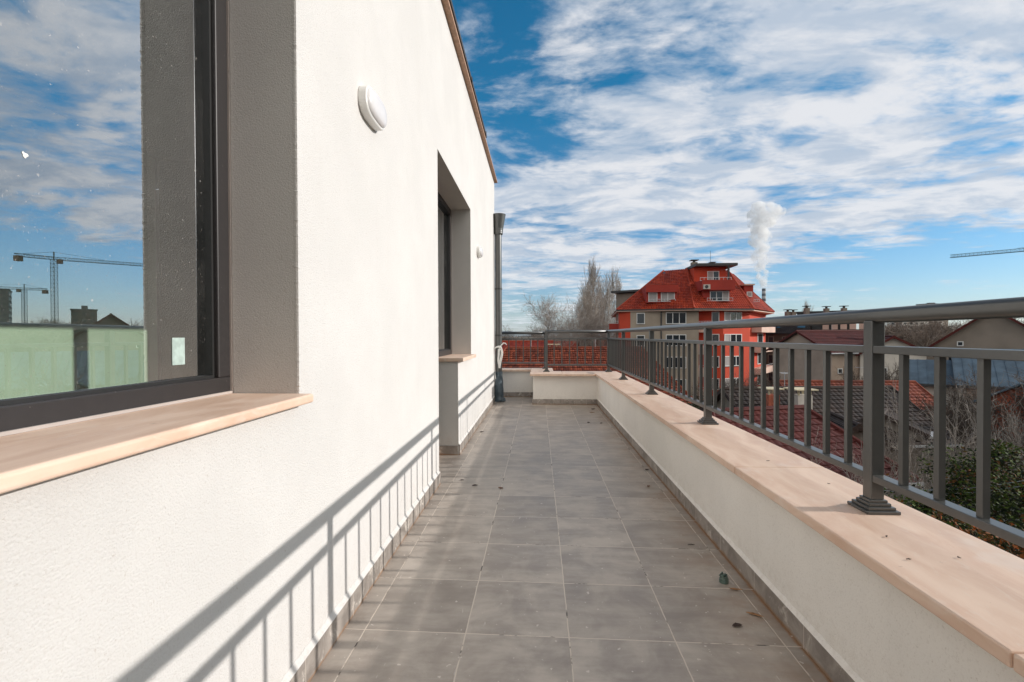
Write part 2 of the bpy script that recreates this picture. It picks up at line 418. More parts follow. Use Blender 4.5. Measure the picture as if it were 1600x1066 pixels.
wbig['label'] = 'big anthracite framed window nearest the viewer, mirroring clouds and cranes'
sl = MB(); sl.box(FX - .02, -.603, B0 - .01, B1 - .0006, BZ0 - .012, BZ0 + .012)
sl.build('window_sill', 'stone', wbig, bevel=.006, seg=3)
se = MB(); se.box(FX, FX + .006, B0, B1 - .001, BZ0 + .0125, BZ0 + .019); se.box(FX, FX + .005, B1 - .007, B1 - .001, BZ0 + .02, BZ1 - .01)
se.build('sealant', 'seal', wbig)
wd = window(D0, D1 + .01, .05, DZ, name='door'); wd['label'] = 'glazed terrace door set back in the wall'
ws = window(D1 + .02, D2, .775, DZ, name='window'); ws['label'] = 'narrow window above a low sill beside the door'
s2 = MB(); s2.box(FX - .02, -.598, D1 - .02, D2 + .012, .750, .780); s2.build('window_sill', 'stone', ws, bevel=.004)
zs = MB(); zs.box(FX, FX + .006, D2 - .008, D2 - .001, .79, DZ - .01); zs.build('sealant', 'seal', ws)
# the room behind the glass
rm = MB()
rm.poly([(-3.75, -2, .03), (-3.75, 4.52, .03), (-3.75, 4.52, 2.7), (-3.75, -2, 2.7)])
rm.build('room_wall', 'greenwall', house)['label'] = 'pale green inner wall seen through the glass'
rm = MB()
rm.poly([(-3.75, -2, .03), (GX - .06, -2, .03), (GX - .06, 6.6, .03), (-3.75, 6.6, .03)]); rm.build('room_floor', 'concrete', house)
rm = MB(); rm.poly([(-3.75, -2, 2.7), (-3.75, 6.6, 2.7), (GX - .06, 6.6, 2.7), (GX - .06, -2, 2.7)])
rm.poly([(-3.75, -2, .03), (-3.75, -2, 2.7), (GX - .06, -2, 2.7), (GX - .06, -2, .03)])
rm.poly([(-3.75, 4.56, .035), (GX - .06, 4.56, .035), (GX - .06, 4.56, 2.695), (-3.75, 4.56, 2.695)])  # dark partition added to darken the glass beyond the green wall
XI = GX - .03
for a, b, c, d in ((-2, B0, .03, 2.7), (B0, B1, .03, BZ0), (B0, B1, BZ1, 2.7), (B1, D0, .03, 2.7), (D0, D2, DZ, 2.7), (D1, D2, .03, .76), (D2, 6.6, .03, 2.7)):
    rm.poly([(XI, a, c), (XI, b, c), (XI, b, d), (XI, a, d)])
rm.build('room_ceiling', 'ceil', house)

# sticker and paint fleck on the big pane
st = MB(); st.box(GX + .0005, GX + .0012, 1.081, 1.121, .888, .953)
tag(st.build('sticker', 'stick'), 'small pale rectangular sticker low on the near window pane', 'sticker')

fk = MB(); fk.v = [(GX + .0006, 0, 0)]; q_ = (-.862, .762, 1.262)
fk.v = [(GX + .0006 + (.0012 if k == 0 else 0), q_[1] + (0 if k == 0 else (.0045 + .002 * math.sin(k * 2.3)) * math.cos(k * .7)), q_[2] + (0 if k == 0 else (.005 + .002 * math.cos(k * 1.7)) * math.sin(k * .7))) for k in range(10)]
fk.f = [(0, k, k % 9 + 1) for k in range(1, 10)]
fk.build('paint_fleck', 'white', wbig)
# wall lamps
def wall_lamp(y, z, s, label):
    t = thing('wall_lamp', label, 'lamp', (WX, y, z), 'oval lamps on the white wall')
    def oval(wy, hz, n=40):
        pts = []
        for k in range(n):
            a = 2 * math.pi * k / n; c_, s_ = math.cos(a), math.sin(a)
            pts.append((math.copysign(abs(c_) ** .62, c_) * wy, math.copysign(abs(s_) ** .8, s_) * hz))
        return pts
    def loft(rings):
        mb = MB(); n = len(rings[0][1])
        for x, ps in rings: mb.v += [(WX + x, y + a, z + b) for a, b in ps]
        for k in range(len(rings) - 1):
            for j in range(n): mb.f.append((k * n + j, k * n + (j + 1) % n, (k + 1) * n + (j + 1) % n, (k + 1) * n + j))
        mb.f.append(tuple((len(rings) - 1) * n + j for j in range(n)))
        return mb
    loft([(.0, oval(.105 * s, .056 * s)), (.004, oval(.108 * s, .058 * s)), (.030, oval(.108 * s, .058 * s)), (.033, oval(.104 * s, .055 * s)), (.0335, oval(.098 * s, .051 * s))]).build('base', 'white', t)
    loft([(.034, oval(.100 * s, .050 * s)), (.038, oval(.098 * s, .049 * s)), (.044, oval(.090 * s, .044 * s)), (.049, oval(.070 * s, .034 * s)), (.051, oval(.035 * s, .015 * s))]).build('lamp_lens', 'lens', t, smooth=True)
wall_lamp(1.80, 1.818, 1.0, 'white oval wall lamp nearest the viewer, high between window and door')
wall_lamp(5.08, 1.845, .95, 'white oval wall lamp beyond the door, near the drainpipe')

# drainpipe
dp = thing('drainpipe', 'dark grey drainpipe with a funnel head at the far house corner', 'drainpipe', (-.585, 6.93, 0))
pc = (-.580, 6.93)
p = MB(); p.tube([(pc[0], pc[1], .02), (pc[0], pc[1], 2.44)], .048, 20); p.build('pipe', 'rail', dp, smooth=False)
fn = MB()
rings = [(2.415, .062, 0), (2.43, .066, 0), (2.45, .066, 0), (2.455, .068, 0), (2.475, .068, 0), (2.48, .070, 0), (2.50, .070, .002), (2.695, .098, .010), (2.70, .100, .010), (2.705, .098, .01), (2.69, .088, .01)]
n = 28
for z, r, ox in rings:
    fn.v += [(pc[0] + ox + r * math.cos(2 * math.pi * k / n), pc[1] + r * math.sin(2 * math.pi * k / n), z) for k in range(n)]
for k in range(len(rings) - 1):
    for j in range(n): fn.f.append((k * n + j, k * n + (j + 1) % n, (k + 1) * n + (j + 1) % n, (k + 1) * n + j))
fn.build('funnel', 'rail', dp)
for z in (.95, 1.62):
    b = MB(); b.tube([(pc[0], pc[1], z), (pc[0], pc[1], z + .022)], .054, 20); b.box(WX, pc[0] - .04, pc[1] - .012, pc[1] + .012, z, z + .022)
    b.build('bracket', 'dark', dp)
zc_ = MB(); zc_.box(WX + .001, WX + .016, 6.90, 6.915, .1, 2.42); zc_.build('cable', 'zinc', dp)
# plastic wrapped round the foot of the pipe
wr = MB(); n = 40; rows = 26
for k in range(rows):
    z = .015 + .42 * k / (rows - 1)
    for j in range(n):
        a = 2 * math.pi * j / n
        r = .054 + .022 * (1 - k / rows) ** 1.5 + .012 * noise.noise(Vector((math.cos(a) * 3, math.sin(a) * 3, z * 9))) + (.03 if k < 3 else 0) * max(0, math.cos(a + .9))
        wr.v.append((pc[0] + max(-.06, r * math.cos(a)), pc[1] - .005 + r * math.sin(a), z))
for k in range(rows - 1):
    for j in range(n): wr.f.append((k * n + j, k * n + (j + 1) % n, (k + 1) * n + (j + 1) % n, (k + 1) * n + j))
tag(wr.build('plastic_sheet', 'wrap', smooth=True), 'slate blue plastic sheet wrapped round the foot of the drainpipe', 'plastic sheet')
# white cable bundle
cb = MB(); r2 = random.Random(3)
def curve(pts, r, n=6, sub=10):
    out = []
    P = [Vector(q) for q in pts]; P = [P[0]] + P + [P[-1]]
    for k in range(1, len(P) - 2):
        for s in range(sub):
            t = s / sub; a, b, c, d = P[k - 1], P[k], P[k + 1], P[k + 2]
            out.append(.5 * ((2 * b) + (c - a) * t + (2 * a - 5 * b + 4 * c - d) * t * t + (3 * b - a - 3 * c + d) * t ** 3))
    out.append(P[-2]); return out
x0, y0 = -.60, 6.83
for k in range(6):
    j = lambda s=.012: r2.uniform(-s, s)
    cb.tube(curve([(x0 - .03 + j(), y0 + j(), .77 + j()), (x0 + .01 + j(), y0 - .02, .80 + j()), (x0 + .05 + j(), y0 - .02, .79 + j()), (x0 + .075 + j(), y0, .70 + j(.02)), (x0 + .05 + j(), y0, .58 + j(.02)), (x0 + .035 + j(), y0, .50 + j(.03)), (x0 + .02 + j(), y0, .62 + j(.02)), (x0 + .03 + j(), y0, .76 + j())], .0), .0055, 6)
for k in range(3):
    cb.tube(curve([(x0 + .04, y0, .79), (x0 + .07 + .02 * k, y0, .83 + .01 * k), (x0 + .10 + .02 * k, y0 + .01, .86 - .02 * k)], 0), .004, 5)
cb.tube(curve([(WX + .02, y0, .78), (WX + .008, y0 - .02, .6), (WX + .02, y0 - .01, .42), (WX + .03, y0, .33)], 0), .0035, 5)
tag(cb.build('cable_bundle', 'white', smooth=True), 'coiled white cable bundle tied to the drainpipe', 'cable')

# parapet
CZ0, CZ1 = .400, .430
par = thing('parapet', 'low cream parapet wall with beige stone coping round the terrace', 'parapet', (.97, 2, 0))
pw = MB()
pw.prism([(.81, -3), (1.02, -3), (1.02, 7.03), (.28, 7.03), (.20, 7.03), (.20, 7.70), (WX + .002, 7.70), (WX + .002, 7.45), (-.08, 7.45), (-.08, 6.65), (.81, 6.65)], -.05, CZ0 - .0008)
pw.build('wall', 'parapet', par, bevel=.006)
for a, b in ((-3, -.35), (-.3475, .8285), (.8325, 1.9485), (1.9525, 3.1185), (3.1225, 4.2785), (4.2825, 5.4485), (5.4525, 6.60)):
    c = MB(); c.box(.777, 1.128, a, b, CZ0, CZ1); c.build('coping', 'stone', par, bevel=.004)
c = MB(); c.prism([(.776, 6.6025), (1.128, 6.6025), (1.128, 7.09), (.33, 7.09), (.33, 6.6025 - .045), (.74, 6.6025 - .045)], CZ0, CZ1); c.build('coping', 'stone', par, bevel=.004)
c = MB(); c.prism([(-.122, 6.558), (.3275, 6.558), (.3275, 7.09), (.215, 7.09), (.215, 7.76), (-.122, 7.76)], CZ0, CZ1 + .001); c.build('coping', 'stone', par, bevel=.004)
c = MB(); c.box(WX + .003, -.1245, 7.40, 7.76, CZ0, CZ1); c.build('coping', 'stone', par, bevel=.004)
s = MB()
s.box(.799, .812, -3, 6.639, .0005, .074); s.box(-.08, .7985, 6.639, 6.652, .0005, .074)
s.box(-.093, -.079, 6.639, 7.439, .0005, .074); s.box(WX + .012, -.0935, 7.439, 7.452, .0005, .074)
s.build('skirting', 'skirt', par, bevel=.0015)
pe = MB(); y = -.5; prev = None
while y < 6.64:
    q = .002 + noise.noise(Vector((y * 20, 7, 0))) * .005 + noise.noise(Vector((y * 70, 3, 5))) * .003
    i = len(pe.v); pe.v += [(.8095, y, .086 + q), (.804, y, .079 + q), (.798, y, .0745), (.809, y, .073)]
    if prev is not None:
        for j in range(3): pe.f.append((prev + j, prev + j + 1, i + j + 1, i + j))
    prev = i; y += .012
pe.build('plaster_edge', 'parapet', par)

# railings
RX, RZ = 1.0, 1.010
def post(x, y, par_, z1=.995, w_=.038):
    p = MB(); p.box(x - w_ / 2, x + w_ / 2, y - w_ / 2, y + w_ / 2, CZ1 + .028, z1)
    po = p.build('post', 'rail', par_, bevel=.0025)
    b = MB()
    for k, (hw, z) in enumerate(((.047, .000), (.039, .009), (.031, .018), (.025, .026))):
        b.box(x - hw, x + hw, y - hw, y + hw, CZ1 + z + .0005, CZ1 + z + .0095)
    b.build('post_base', 'rail', po, bevel=.0015)
    return po
def baluster(x, y, p_, w_=.0162):
    b = MB(); b.box(x - w_ / 2, x + w_ / 2, y - w_ / 2, y + w_ / 2, .5405, .8985); return b.build('baluster', 'rail', p_)
rl = thing('railing', 'long grey steel railing standing on the right-hand parapet coping', 'railing', (RX, 2, CZ1))
ysr = [-1.36, .07, 1.49, 2.90, 4.32, 5.74, 6.95]
h = MB(); h.tube([(RX, -2.6, RZ), (RX, 6.951, RZ)], .0215, 24); h.build('handrail', 'rail', rl, smooth=True)
for nm, z0, z1 in (('upper_rail', .899, .921), ('lower_rail', .519, .540)):
    for a, b in zip(ysr[:-1], ysr[1:]):
        u = MB(); u.box(RX - .0175, RX + .0175, a + .0205, b - .0205, z0, z1); u.build(nm, 'rail', rl, bevel=.002)
for y in ysr: post(RX, y, rl)
for a, b in zip(ysr[:-1], ysr[1:]):
    if a < -1: continue
    n = 11 if b < 6.5 else 9
    for k in range(1, n + 1): baluster(RX, a + (b - a) * k / (n + 1), rl)
for a in (-1.36,):
    for k in range(4, 12): baluster(RX, a + 1.43 * k / 12, rl)
r2_ = thing('railing', 'shorter grey railing across the far end of the terrace', 'railing', (.11, 6.95, CZ1))
h = MB(); h.tube([(RX - .02, 6.95, RZ), (.11, 6.95, RZ - .002)], .0215, 20); h.tube([(.10, 7.60, RZ - .012), (-.68, 7.60, RZ - .012)], .0215, 20)
h.tube([(.11, 6.95, RZ - .002), (.10, 7.60, RZ - .012)], .0215, 20)
h.build('handrail', 'rail', r2_, smooth=True)
post(.11, 6.95, r2_); post(.10, 7.60, r2_, z1=.985)
for nm, z0, z1 in (('upper_rail', .899, .921), ('lower_rail', .518, .540)):
    u = MB(); u.box(.131, RX - .021, 6.9325, 6.9675, z0, z1); u.box(-.70, .079, 7.5825, 7.6175, z0 - .008, z1 - .008); u.box(.09, .118, 6.971, 7.579, z0, z1)
    u.build(nm, 'rail', r2_, bevel=.002)
for k in range(1, 8): baluster(.11 + .89 * k / 8, 6.95, r2_)
for k in range(1, 7): baluster(.10 - .115 * k, 7.60, r2_)
for k in range(1, 5): baluster(.104, 6.95 + .65 * k / 5, r2_)

# debris on the floor and the coping
M['leafb'] = simple('dry brown leaf', (.13, .055, .022), .7, var=.4, scale=60)
M['leafd'] = simple('dark withered leaf', (.035, .018, .012), .8, var=.4, scale=60)
M['leaft'] = simple('tan curled leaf', (.34, .17, .07), .7, var=.3, scale=60)
def leaf(x, y, z, L, wd_, rot, mat, curl, label, seed):
    mb = MB(); n = 8; c_, s_ = math.cos(rot), math.sin(rot); rr = random.Random(seed)
    for k in range(n + 1):
        t = k / n; hw = wd_ * math.sin(math.pi * min(1, t * .96 + .02)) ** .8 * (1 + rr.uniform(-.15, .15)); cz = z + .0015 + curl * abs(2 * t - 1) ** 2
        for q, zz in ((-1, .35 * hw), (0, 0), (1, .35 * hw)):
            a, b = (t - .5) * L, q * hw + curl * 1.5 * math.sin(t * 3)
            mb.v.append((x + a * c_ - b * s_, y + a * s_ + b * c_, cz + zz + rr.uniform(0, .001)))
    for k in range(n):
        for j in range(2): mb.f.append((k * 3 + j, k * 3 + j + 1, k * 3 + 4 + j, k * 3 + 3 + j))
    o = mb.build('dry_leaf', mat, smooth=True); m_ = o.modifiers.new('thickness', 'SOLIDIFY'); m_.thickness = .0008
    return tag(o, label, 'leaf', 'dry leaves lying about the terrace')
def fpt(px, py, z=0):
    d = RM.transposed() @ Vector(((px - 800) / FPX, 1, -(py - 533) / FPX)); return Vector((0, 0, EYE)) + d * ((z - EYE) / d.z)
for i, (px, py, L, wd_, rot, mt, cu, lab) in enumerate([
    (1152, 979, .035, .009, .2, 'leafd', .001, 'dark oval leaf on the floor nearest the viewer'),
    (1179, 963, .055, .007, -.5, 'leaft', .004, 'long tan leaf by the parapet skirting beside the dark oval leaf'),
    (1150, 926, .050, .006, -.2, 'leaft', .012, 'curled tan stem on the floor just nearer than the green cap'),
    (1080, 852, .032, .0035, -.1, 'leafd', .001, 'thin dark twig lying left of the parapet skirting, farther than the green cap'),
    (742, 760, .040, .012, .3, 'leafd', .004, 'dark withered leaf in the shadow strip left of the floor middle'),
    (782, 764, .040, .010, -.6, 'leafb', .004, 'brown leaf on a tile joint near the middle of the walkway'),
    (722, 751, .030, .007, .1, 'leafd', .002, 'small dark leaf near the house skirting, left of two others'),
    (753, 676, .045, .014, .4, 'leafd', .008, 'dark leaf on the floor beyond the door recess'),
    (927, 640, .060, .016, .2, 'leafd', .008, 'dark leaf near the far parapet corner'),
    (925, 645, .075, .012, .0, 'leaft', .004, 'brown leaf just in front of the dark one by the far corner'),
    (920, 661, .035, .013, .5, 'leafd', .004, 'small dark leaf left of a similar one, some way before the far corner'),
    (940, 662, .035, .013, .9, 'leafd', .004, 'small dark leaf right of a similar one, some way before the far corner'),
    (1011, 735, .030, .010, .3, 'leafd', .003, 'small dark leaf near the parapet skirting, half way along'),
    (1014, 761, .030, .009, .9, 'leafb', .003, 'small brown leaf near the parapet skirting, half way along'),
    (845, 621, .10, .035, .2, 'leafd', .02, 'black withered clump in the far recess beside the parapet end'),
    (768, 633, .03, .01, .2, 'leafd', .004, 'tiny dark leaf near the foot of the drainpipe')]):
    q = fpt(px, py); leaf(q.x, q.y, q.z, L, wd_, rot, mt, cu, lab, i)
for i, (px, py, L, lab) in enumerate([(1420, 876, .020, 'tiny dark scrap on the coping right of the others, nearest the viewer'), (1386, 840, .022, 'tiny dark scrap on the coping just before the near railing post'),
                                      (1499, 873, .016, 'tiny dark scrap near the outer edge of the coping'), (1295, 757, .016, 'tiny dark scrap on the coping left of the near post'),
                                      (1200, 721, .024, 'tiny brown scrap on the coping between the two nearest posts'), (989, 600, .03, 'small dark scrap on the far part of the coping')]):
    q = fpt(px, py, CZ1); leaf(q.x, q.y, CZ1 + .0002, L * .6, .0022, i * .8, 'leafd', .001, lab, 40 + i)
# green plastic cap
M['gcap'] = simple('grey green plastic', (.085, .125, .105), .45, var=.3, scale=80)
q = fpt(1131, 910); cp = MB(); n = 24
rings = [(.0, .0175), (.016, .0165), (.018, .0145), (.027, .0135), (.027, .0115), (.004, .0115)]
for z, r in rings:
    cp.v += [(q.x + r * math.cos(2 * math.pi * k / n), q.y + r * math.sin(2 * math.pi * k / n), z + .0005 + (.004 * math.sin(k * 1.3) if .02 < z else 0)) for k in range(n)]
for k in range(len(rings) - 1):
    for j in range(n): cp.f.append((k * n + j, k * n + (j + 1) % n, (k + 1) * n + (j + 1) % n, (k + 1) * n + j))
cp.f.append(tuple(5 * n + j for j in range(n)))
cp.bar((q.x - .014, q.y - .006, .026), (q.x + .006, q.y - .004, .036), .006, .003); cp.bar((q.x - .016, q.y + .004, .024), (q.x - .004, q.y + .002, .040), .005, .003)
tag(cp.build('plastic_scrap', 'gcap'), 'broken green plastic cap lying on the floor near the parapet', 'plastic scrap')
#BACKGROUND
# ================================================================ BACKGROUND
GZ = -11.0
def ground_mat():
    m, t, b = newmat('winter ground'); p = pos(t)
    a = t.noise(p, .09, 8, .65); c = t.mix(t.rng(a, .4, .62), (.020, .016, .012), (.028, .030, .012))
    d = t.noise(p, 1.8, 8, .7); c = t.mix(t.rng(d, .5, .72), c, (.05, .038, .026))
    c = t.mix(t.rng(t.noise(p, .021, 4, .6), .52, .62), c, (.10, .095, .085))
    t.t.links.new(c, b.inputs['Base Color']); b.inputs['Roughness'].default_value = .95
    bump(t, b, d, .8, .3); return m
M['ground'] = ground_mat()
gm = MB(); gm.poly([(-9000, -3000, GZ), (9000, -3000, GZ), (9000, 14000, GZ), (-9000, 14000, GZ)])
struct(gm.build('ground', 'ground'))
# mountains
M['hill'] = simple('wooded mountain', (.05, .06, .05), .95, var=.3, scale=.002)
hm = MB(); n = 160
for k in range(n + 1):
    x = -3500 + 9500 * k / n
    hgt = 150 * (noise.fractal(Vector((x * .00045, 3.1, 0)), 1.0, 2.0, 5) * .8 + .75) * (1.0 if x < 1500 else .45)
    for j in range(6):
        f = j / 5; hm.v.append((x, 9000 + 1500 * f, GZ - 2 + max(10, hgt) * math.sin(f * math.pi / 2) * (1 + .15 * noise.noise(Vector((x * .004, j * 1.3, 9))))))
for k in range(n):
    for j in range(5): i = k * 6 + j; hm.f.append((i, i + 6, i + 7, i + 1))
struct(hm.build('hills', 'hill', smooth=True))

def roofmat(name, c1, c2, c3, rough=.7):
    m, t, b = newmat(name)
    uv = t.n('ShaderNodeUVMap').outputs[0]
    s = t.n('ShaderNodeSeparateXYZ', inp={0: uv}); U, V, _ = s.outputs
    idx = t.n('ShaderNodeCombineXYZ', inp={0: t.m('FLOOR', U), 1: t.m('FLOOR', V), 2: 0.0}).outputs[0]
    wn = t.n('ShaderNodeTexWhiteNoise', noise_dimensions='2D', inp={'Vector': idx}).outputs[0]
    c = t.mix(wn, c1, c2)
    c = t.mix(t.m('MULTIPLY', t.rng(t.noise(pos(t), .55, 6, .7), .46, .68), .7), c, c3)
    c = t.mix(t.m('MULTIPLY', t.rng(t.noise(pos(t), 7, 4, .7), .6, .72), .4), c, tuple(k * .35 for k in c3))
    t.t.links.new(c, b.inputs['Base Color']); b.inputs['Roughness'].default_value = rough; b.inputs['Specular IOR Level'].default_value = .25
    w = t.m('ABSOLUTE', t.m('SINE', t.m('MULTIPLY', U, math.pi)))
    bump(t, b, w, .55, .03); return m
M['roof_orange'] = roofmat('old orange clay tiles', (.085, .020, .013), (.26, .060, .027), (.045, .015, .011))
M['roof_red'] = roofmat('glossy red tiles', (.22, .026, .012), (.38, .052, .020), (.13, .017, .010), .5)
M['roof_rust'] = roofmat('weathered red tiles', (.15, .034, .020), (.26, .070, .038), (.07, .025, .018))
M['roof_dark'] = roofmat('dark mossy tiles', (.026, .019, .016), (.050, .033, .026), (.015, .012, .011))
M['roof_maroon'] = roofmat('maroon tiles', (.055, .008, .006), (.085, .014, .010), (.040, .008, .006))
M['roof_black'] = roofmat('charcoal tiles', (.018, .016, .017), (.032, .028, .028), (.014, .013, .013))
M['roof_blue'] = simple('blue grey metal sheet', (.085, .125, .16), .5, .2, var=.25, scale=1.2)
M['roof_felt'] = simple('grey felt roof', (.10, .10, .10), .85, var=.3)
M['red'] = simple('brick red render', (.34, .034, .020), .85, var=.10, scale=.5)
M['redb'] = simple('bright red render', (.52, .058, .022), .85, var=.08, scale=.5)
M['grey'] = simple('grey brown render', (.33, .275, .215), .9, var=.10, scale=.5)
M['beige'] = simple('beige render', (.38, .295, .23), .9, var=.15, scale=.5)
M['pink'] = simple('pale pink render', (.62, .44, .36), .9, var=.08, scale=.6)
M['pale'] = simple('pale render', (.55, .51, .45), .9, var=.12, scale=.5)
M['taupe'] = simple('taupe render', (.225, .19, .155), .9, var=.14, scale=.35)
M['brown'] = simple('dark brown render', (.085, .065, .050), .9, var=.25, scale=.5)
M['winwhite'] = simple('white window frame', (.70, .70, .68), .5, var=.03)
M['shade'] = simple('pale roller shutter', (.33, .31, .30), .7, var=.05)
M['skylight'] = simple('blue skylight glass', (.03, .10, .16), .1, var=.1, spec=.8)
M['slab'] = simple('pale concrete slab', (.58, .50, .34), .85, var=.15, scale=2)
M['brick'] = simple('bare red brick', (.36, .10, .055), .9, var=.3, scale=8)
M['metalw'] = simple('pale galvanised metal', (.55, .56, .57), .4, .5, var=.05)

def tiles(bl, br, tr_, tl, tw=.24, th=.34, step=.035, nseg=4, wave=.018):
    """courses of tiles on the quad bottom-left, bottom-right, top-right, top-left"""
    bl, br, tr_, tl = map(Vector, (bl, br, tr_, tl))
    mb = MB(); uvs = []
    ux = (br - bl).normalized(); nrm = ux.cross(((tl + tr_) / 2 - (bl + br) / 2)).normalized()
    if nrm.z < 0: nrm = -nrm
    vy = nrm.cross(ux);
    if vy.z < 0: vy = -vy
    H = max((tl - bl).dot(vy), (tr_ - br).dot(vy)); nr = max(1, int(round(H / th)))
    for k in range(nr):
        t0, t1 = k / nr, min(1, (k + 1.06) / nr)
        def edge(t): return bl.lerp(tl, t), br.lerp(tr_, t)
        (a0, b0), (a1, b1) = edge(t0), edge(t1)
        w0, w1 = (a0 - bl).dot(ux), (b0 - bl).dot(ux)
        n = max(2, int((w1 - w0) / tw * nseg)); i = len(mb.v)
        for j in range(n + 1):
            f = j / n; u = (w0 + (w1 - w0) * f) / tw
            wv = wave * abs(math.sin(math.pi * (u))) if nseg > 1 else 0
            p0 = a0.lerp(b0, f); p1 = a1.lerp(b1, f)
            mb.v += [tuple(p0 - nrm * .03), tuple(p0 + nrm * (step + wv)), tuple(p1 + nrm * (wv * .8))]
            uvs += [(u, k + .1), (u, k + .15), (u, k + .9)]
        for j in range(n):
            q = i + j * 3; mb.f.append((q, q + 3, q + 4, q + 1)); mb.f.append((q + 1, q + 4, q + 5, q + 2))
    mb.uvs = uvs; return mb
def merge(a, b):
    i = len(a.v); a.v += b.v; a.f += [tuple(k + i for k in f) for f in b.f]; a.uvs = getattr(a, 'uvs', []) + b.uvs; return a
def build_tiles(mb, name, mat, parent):
    o = mb.build(name, mat, parent); me = o.data; ul = me.uv_layers.new(name='UVMap')
    for lp in me.loops: ul.data[lp.index].uv = mb.uvs[lp.vertex_index]
    return o

class Fac:
    """a vertical facade plane through two surveyed points"""
    def __init__(s, pxa, Ya, pxb, Yb):
        s.a = at(pxa, 525, Ya); s.b = at(pxb, 525, Yb); s.a.z = s.b.z = 0
        s.d = (s.b - s.a).normalized(); s.n = Vector((s.d.y, -s.d.x, 0))
        if s.n.y > 0: s.n = -s.n
    def p(s, px, py, out=0):
        r = RM.transposed() @ Vector(((px - 800) / FPX, 1, -(py - 533) / FPX)); o = Vector((0, 0, EYE))
        t = (s.a + s.n * out - o).dot(s.n) / r.dot(s.n); q = o + r * t
        return (q - s.a).dot(s.d), q.z
    def box(s, mb, u0, u1, z0, z1, o0, o1):
        i = len(mb.v)
        for z in (z0, z1):
            for u, o in ((u0, o0), (u1, o0), (u1, o1), (u0, o1)):
                q = s.a + s.d * u + s.n * o; mb.v.append((q.x, q.y, z))
        for q in ((0, 3, 2, 1), (4, 5, 6, 7), (0, 1, 5, 4), (1, 2, 6, 5), (2, 3, 7, 6), (3, 0, 4, 7)): mb.f.append(tuple(i + k for k in q))
        return mb
def bwin(F, px0, py0, px1, py1, parent, panes=1, out=.0, mats=None, frame='winwhite', fw=.09, label=None, sill=True):
    u0, z1 = F.p(px0, py0, out); u1, z0 = F.p(px1, py1, out)
    f = MB(); e = out + .012
    F.box(f, u0, u1, z1 - fw, z1, e, e + .08); F.box(f, u0, u1, z0, z0 + fw, e, e + .08 + (.06 if sill else 0))
    for k in range(panes + 1):
        c = u0 + (u1 - u0 - fw) * k / panes; F.box(f, c, c + fw, z0 + fw, z1 - fw, e, e + .08)
    fo = f.build('window', frame, parent)
    if label: fo['label'] = label
    for k in range(panes):
        a = u0 + (u1 - u0 - fw) * k / panes + fw; b = u0 + (u1 - u0 - fw) * (k + 1) / panes
        pn = MB(); F.box(pn, a, b, z0 + fw, z1 - fw, e + .004, e + .03); pn.build('pane', (mats[k] if mats else 'panes'), fo)
    return fo
def rail_on(F, px0, px1, py0, py1, parent, out=.9, n=6, name='balcony_railing'):
    u0, z1 = F.p(px0, py0, out); u1, z0 = F.p(px1, py1, out); r = MB()
    F.box(r, u0, u1, z1 - .05, z1, out - .05, out); F.box(r, u0, u1, z0 + .05, z0 + .09, out - .05, out)
    for k in range(n + 1):
        c = u0 + (u1 - u0 - .04) * k / n; F.box(r, c, c + .04, z0, z1 - .05, out - .045, out - .005)
    return r.build(name, 'metalw', parent)

# ---- the red apartment building
rb = thing('apartment_building', 'red and grey apartment building with a steep red tiled roof and dormers', 'building', at(1090, 525, 70).xy.to_3d() + Vector((0, 0, GZ)))
def g2(px, Y): q = at(px, 525, Y); return (q.x, q.y)
body = MB(); EV = 4.45
foot = [g2(968, 67.6), g2(985, 66.7), g2(1091, 65.3), g2(1091.5, 67.4), g2(1130, 66.3), g2(1171, 68.6), g2(1196, 77), g2(1178, 86), g2(962, 86)]
body.prism(foot, GZ, EV - .12); body.build('wall', 'redb', rb)
FG = Fac(985, 66.7, 1091, 65.3); FB = Fac(1130, 66.3, 1171, 68.6); FR = Fac(1171, 68.6, 1196, 77); FC = Fac(1091, 67.4, 1130, 66.3)
gs = MB(); L = (FG.b - FG.a).length; FG.box(gs, 0, L, GZ, EV - .13, -.3, .06); FG.box(gs, L - .02, L + .05, GZ, EV - .13, -2.0, .055)
o = gs.build('grey_facade', 'grey', rb)
dpx = MB(); u, z = FG.p(1033, 520); dpx.tube([tuple((FG.a + FG.d * u + FG.n * .16).xy) + (GZ,), tuple((FG.a + FG.d * u + FG.n * .16).xy) + (EV,)], .09, 8); dpx.build('downpipe', 'dark', rb)
for r in range(5):
    y = 489.3 + 34.6 * r
    bwin(FG, 994.6, y, 1007.6, y + 17.3, rb, 1, .06)
    bwin(FG, 1040.4, y - 1, 1072.2, y + 17, rb, 3, .06, mats=['panes', 'panes', 'panes'])
    if r < 4: bwin(FB, 1131.5, 487.5 + 34.6 * r, 1158.5, 502 + 34.8 * r, rb, 3, 0, mats=['shade', 'panes', 'panes'])
# recess balconies
for k, y in enumerate((506.5, 541, 575.5, 610)):
    u0, z1 = FC.p(1091.8, y, .6); u1, z0 = FC.p(1110.5, y + 13, .6); b = MB(); FC.box(b, u0, u1, z0, z1, .012, 1.6)
    bo = b.build('balcony', 'pink', rb)
    rail_on(FC, 1092, 1110.5, y - 4.6, y, bo, 1.55, 4)
    w_ = bwin(FC, 1112, y - 19, 1124, y - 1, rb, 1, 0)
